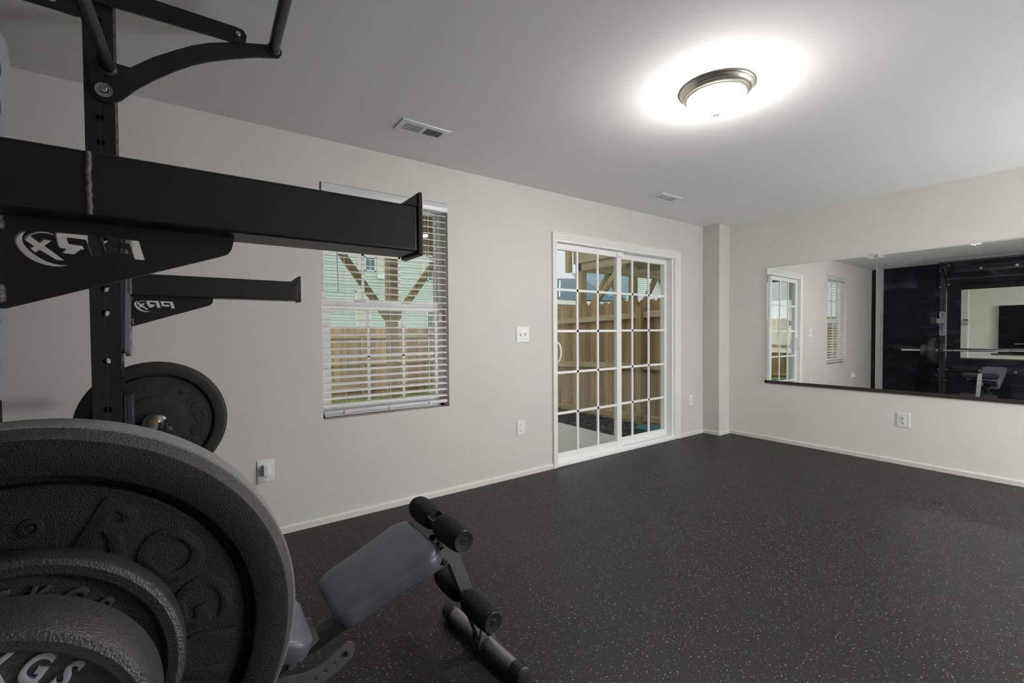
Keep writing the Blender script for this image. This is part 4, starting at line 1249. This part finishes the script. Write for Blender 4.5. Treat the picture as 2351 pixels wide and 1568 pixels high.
def deck(name, label, x0, x1, y1, zb, posts, brace_dirs, joists=True):
    t = thing(name, label, 'deck', ((x0+x1)/2, y1, -.3))
    bw = MB(); bw.box((x0, y1-.07, zb), (x1, y1+.07, zb+.24)); build('front_beam', bw, M['rail_x'], t)
    for x in (x0, x1-.04):
        q = MB(); q.box((x, YB+WT+.02, zb+.0), (x+.04, y1+.07, zb+.14)); build('side_beam', q, M['deck_wood'], t)
        q = MB(); q.box((x-.03, YB+WT+.02, zb+.15), (x+.03, y1+.12, zb+.40)); build('rim_joist', q, M['deck_wood'], t)
    j = MB(); n = int((x1-x0)/.40)
    for i in range(1, n):
        x = x0 + (x1-x0)*i/n; j.box((x-.019, YB+WT+.02, zb+.15), (x+.019, y1+.10, zb+.38))
    build('joists', j, M['deck_wood'], t)
    b = MB(); y = YB+WT+.02
    while y < y1 + .1:
        b.box((x0-.03, y, zb+.385), (x1+.03, y+.138, zb+.41)); y += .143
    build('deck_boards', b, M['rail_x'], t)
    for (px, sides) in posts:
        q = MB(); q.box((px-.07, y1-.07, -.5), (px+.07, y1+.07, zb)); p = build('post', q, M['post_wood'], t)
        for s in sides:
            g = MB(); g.bar((px + s*.05, y1, zb - 1.02), (px + s*.80, y1, zb + .02), .09, .09, up=(0,1,0)); build('knee_brace', g, M['post_wood'], t)
    return t
own = deck('deck', 'upper wooden deck on a braced post outside the window', -1.2, 3.35, 6.40, 2.43, ((2.38, (-1, 1)),), 1)
nb = deck('deck', 'raised wooden deck over the fence, seen through the patio door', 6.28, 10.2, 6.50, 2.42, ((6.36, (1,)), (7.93, (-1, 1)), (10.0, (-1,))), 1)
q = MB(); q.box((6.10, 6.60, 2.40), (6.20, 6.70, 3.6)); build('railing_post', q, M['post_wood'], nb)
q = MB(); q.bar((6.33, 5.4, 2.44), (6.33, 6.42, 1.45), .09, .09, up=(1,0,0)); build('knee_brace', q, M['post_wood'], nb)

def far_window(h, x, z, w, hh, y, shutters=None, name='window', pane='far_glass'):
    f = MB(); t_ = .07
    f.box((x, y-.08, z), (x+w, y, z+t_)); f.box((x, y-.08, z+hh-t_), (x+w, y, z+hh)); f.box((x, y-.08, z), (x+t_, y, z+hh)); f.box((x+w-t_, y-.08, z), (x+w, y, z+hh)); f.box((x, y-.08, z+hh*.5-.03), (x+w, y, z+hh*.5+.03)); f.box((x+w/2-.015, y-.06, z), (x+w/2+.015, y, z+hh))
    o = build(name, f, M['outer_white'], h)
    build('pane', MB().box((x+.02, y-.05, z+.02), (x+w-.02, y-.03, z+hh-.02)), M[pane], o)
    if shutters:
        for sx in (x-.48, x+w+.08):
            build('shutter', MB().box((sx, y-.06, z), (sx+.40, y, z+hh)), shutters, h)

def houses():
    Yh = 30.0
    h = thing('house', 'pale green lap-sided house behind the lawn, seen through the window blind', 'house', (10, 33, -1.6))
    build('walls', MB().box((-2, Yh, -1.8), (19.0, Yh+9, 9.2)), M['siding_green'], h)
    rf = MB(); rf.add([(-2.5, Yh-.5, 9.1), (19.5, Yh-.5, 9.1), (19.5, Yh+4.5, 12.5), (-2.5, Yh+4.5, 12.5), (19.5, Yh+9.5, 9.1), (-2.5, Yh+9.5, 9.1)], [(0,1,2,3),(3,2,4,5),(0,5,4,1),(1,4,2),(0,3,5)])
    build('roof', rf, M['roof'], h)
    far_window(h, 9.33, 5.38, .74, 1.85, Yh, M['shutter']); far_window(h, 13.85, 4.95, .75, 1.85, Yh, M['shutter'])
    far_window(h, 8.70, 1.55, 1.00, 2.45, Yh, pane='shutter'); far_window(h, 13.75, 1.5, .9, 1.9, Yh)
    far_window(h, 4.4, 5.38, .74, 1.85, Yh, M['shutter']); far_window(h, 4.2, 1.55, 1.0, 2.3, Yh)
    build('meter_box', MB().box((10.15, Yh-.25, 4.9), (10.6, Yh, 5.3)), M['outer_white'], h)
    # low house with long dark roof
    a = thing('house', 'low cream house with a long dark roof beyond the fence', 'house', (30, 32, -1.6))
    build('walls', MB().box((23.5, Yh, -1.8), (33.0, Yh+8, 4.0)), M['siding_cream'], a)
    r = MB(); r.add([(22.8, Yh-.6, 3.95), (33.4, Yh-.6, 4.2), (33.4, Yh+4, 6.8), (22.8, Yh+4, 6.1), (33.4, Yh+8.6, 4.2), (22.8, Yh+8.6, 4.0)], [(0,1,2,3),(3,2,4,5),(1,4,2),(0,3,5),(0,5,4,1)])
    rr = build('roof', r, M['roof'], a)
    build('fascia', MB().box((22.8, Yh-.66, 3.62), (33.4, Yh-.56, 4.0)), M['outer_white'], a)
    q = MB(); q.bar((25.9, Yh-.8, 4.25), (28.1, Yh+1.6, 6.0), .10, .10); build('rake_trim', q, M['outer_white'], a)
    far_window(a, 26.7, 2.0, .75, 1.5, Yh); far_window(a, 31.2, 2.3, .8, 1.5, Yh, M['blue_shutter'])
    # white gabled house with blue grey roof
    b = thing('house', 'white gabled house with blue grey roof, far right through the patio door', 'house', (41, 34, -1.6))
    build('walls', MB().box((36.6, Yh+1, -1.8), (48, Yh+9, 5.0)), M['siding_white'], b)
    g = MB(); g.add([(36.6, Yh+.98, 5.0), (43.6, Yh+.98, 5.0), (40.1, Yh+.98, 9.2), (36.6, Yh+1.2, 5.0), (43.6, Yh+1.2, 5.0), (40.1, Yh+1.2, 9.2)], [(0,1,2),(5,4,3),(0,3,4,1),(1,4,5,2),(2,5,3,0)])
    build('gable', g, M['siding_white'], b)
    r = MB()
    r.add([(36.2, Yh+.5, 4.6), (40.1, Yh+.5, 9.4), (40.1, Yh+9.5, 9.4), (36.2, Yh+9.5, 4.6)], [(0,1,2,3)]); r.add([(44.0, Yh+.5, 4.6), (40.1, Yh+.5, 9.4), (40.1, Yh+9.5, 9.4), (44.0, Yh+9.5, 4.6)], [(3,2,1,0)])
    r.add([(33.6, Yh+2.5, 4.9), (37.6, Yh+2.5, 4.9), (37.9, Yh+6, 7.6), (33.6, Yh+6, 7.6)], [(0,1,2,3)])
    build('roof', r, M['roof_b'], b)
    q = MB(); q.bar((36.2, Yh+.45, 4.55), (40.1, Yh+.45, 9.35), .10, .28, up=(0,0,1)); q.bar((40.1, Yh+.45, 9.35), (44.0, Yh+.45, 4.55), .10, .28, up=(0,0,1))
    build('rake_trim', q, M['outer_white'], b)
houses()

# ------------------------------------------------------------------ sky and light
W = bpy.data.worlds.new('overcast_sky'); SC.world = W; W.use_nodes = True
nt = W.node_tree; bg = nt.nodes['Background']
tc = N(nt, 'ShaderNodeTexCoord'); ns = N(nt, 'ShaderNodeTexNoise', i_Scale=3.0, i_Detail=6.0)
L(nt, tc.outputs['Generated'], ns.inputs['Vector'])
L(nt, ramp(nt, ns.outputs['Fac'], [(.3, (.74, .77, .83)), (.7, (.92, .94, .97))]), bg.inputs['Color'])
sz = N(nt, 'ShaderNodeSeparateXYZ'); L(nt, tc.outputs['Generated'], sz.inputs[0])
mrw = N(nt, 'ShaderNodeMapRange'); mrw.inputs['From Min'].default_value = .08; mrw.inputs['From Max'].default_value = 1.0
mrw.inputs['To Min'].default_value = .95; mrw.inputs['To Max'].default_value = 2.6
L(nt, sz.outputs['Z'], mrw.inputs['Value']); L(nt, mrw.outputs[0], bg.inputs['Strength'])   # overcast: brighter overhead than at the horizon

def portal(name, loc, sx, sy):
    l = bpy.data.lights.new(name, 'AREA'); l.shape = 'RECTANGLE'; l.size = sx; l.size_y = sy; l.cycles.is_portal = True
    o = bpy.data.objects.new(name, l); COL.objects.link(o); o.location = loc; o.rotation_euler = (radians(-90), 0, 0)
portal('sky_portal_window', ((WIN[0]+WIN[2])/2, YB+WT+.03, (WIN[1]+WIN[3])/2), WIN[2]-WIN[0], WIN[3]-WIN[1])
portal('sky_portal_door', (3.5, YB+WT+.03, 1.0), 1.80, 2.05)

# ------------------------------------------------------------------ camera
f, yaw, pitch, roll, cz = CAMP
d2, r3, u3 = cam_axes()
cam = bpy.data.cameras.new('camera'); co = bpy.data.objects.new('camera', cam); COL.objects.link(co)
cam.sensor_fit = 'HORIZONTAL'; cam.sensor_width = 36; cam.lens = f / 2351 * 36; cam.clip_start = .02; cam.clip_end = 300
co.matrix_world = Matrix(((r3.x, u3.x, -d2.x, 0), (r3.y, u3.y, -d2.y, 0), (r3.z, u3.z, -d2.z, cz), (0,0,0,1)))
SC.camera = co

vs = SC.view_settings
vs.view_transform = 'Standard'; vs.look = 'None'; vs.gamma = 1; vs.use_curve_mapping = False
vs.exposure = 0.0
SC.cycles.use_denoising = True
SC.cycles.max_bounces = 14; SC.cycles.diffuse_bounces = 6; SC.cycles.glossy_bounces = 8; SC.cycles.transparent_max_bounces = 24
SC.cycles.sample_clamp_indirect = 6
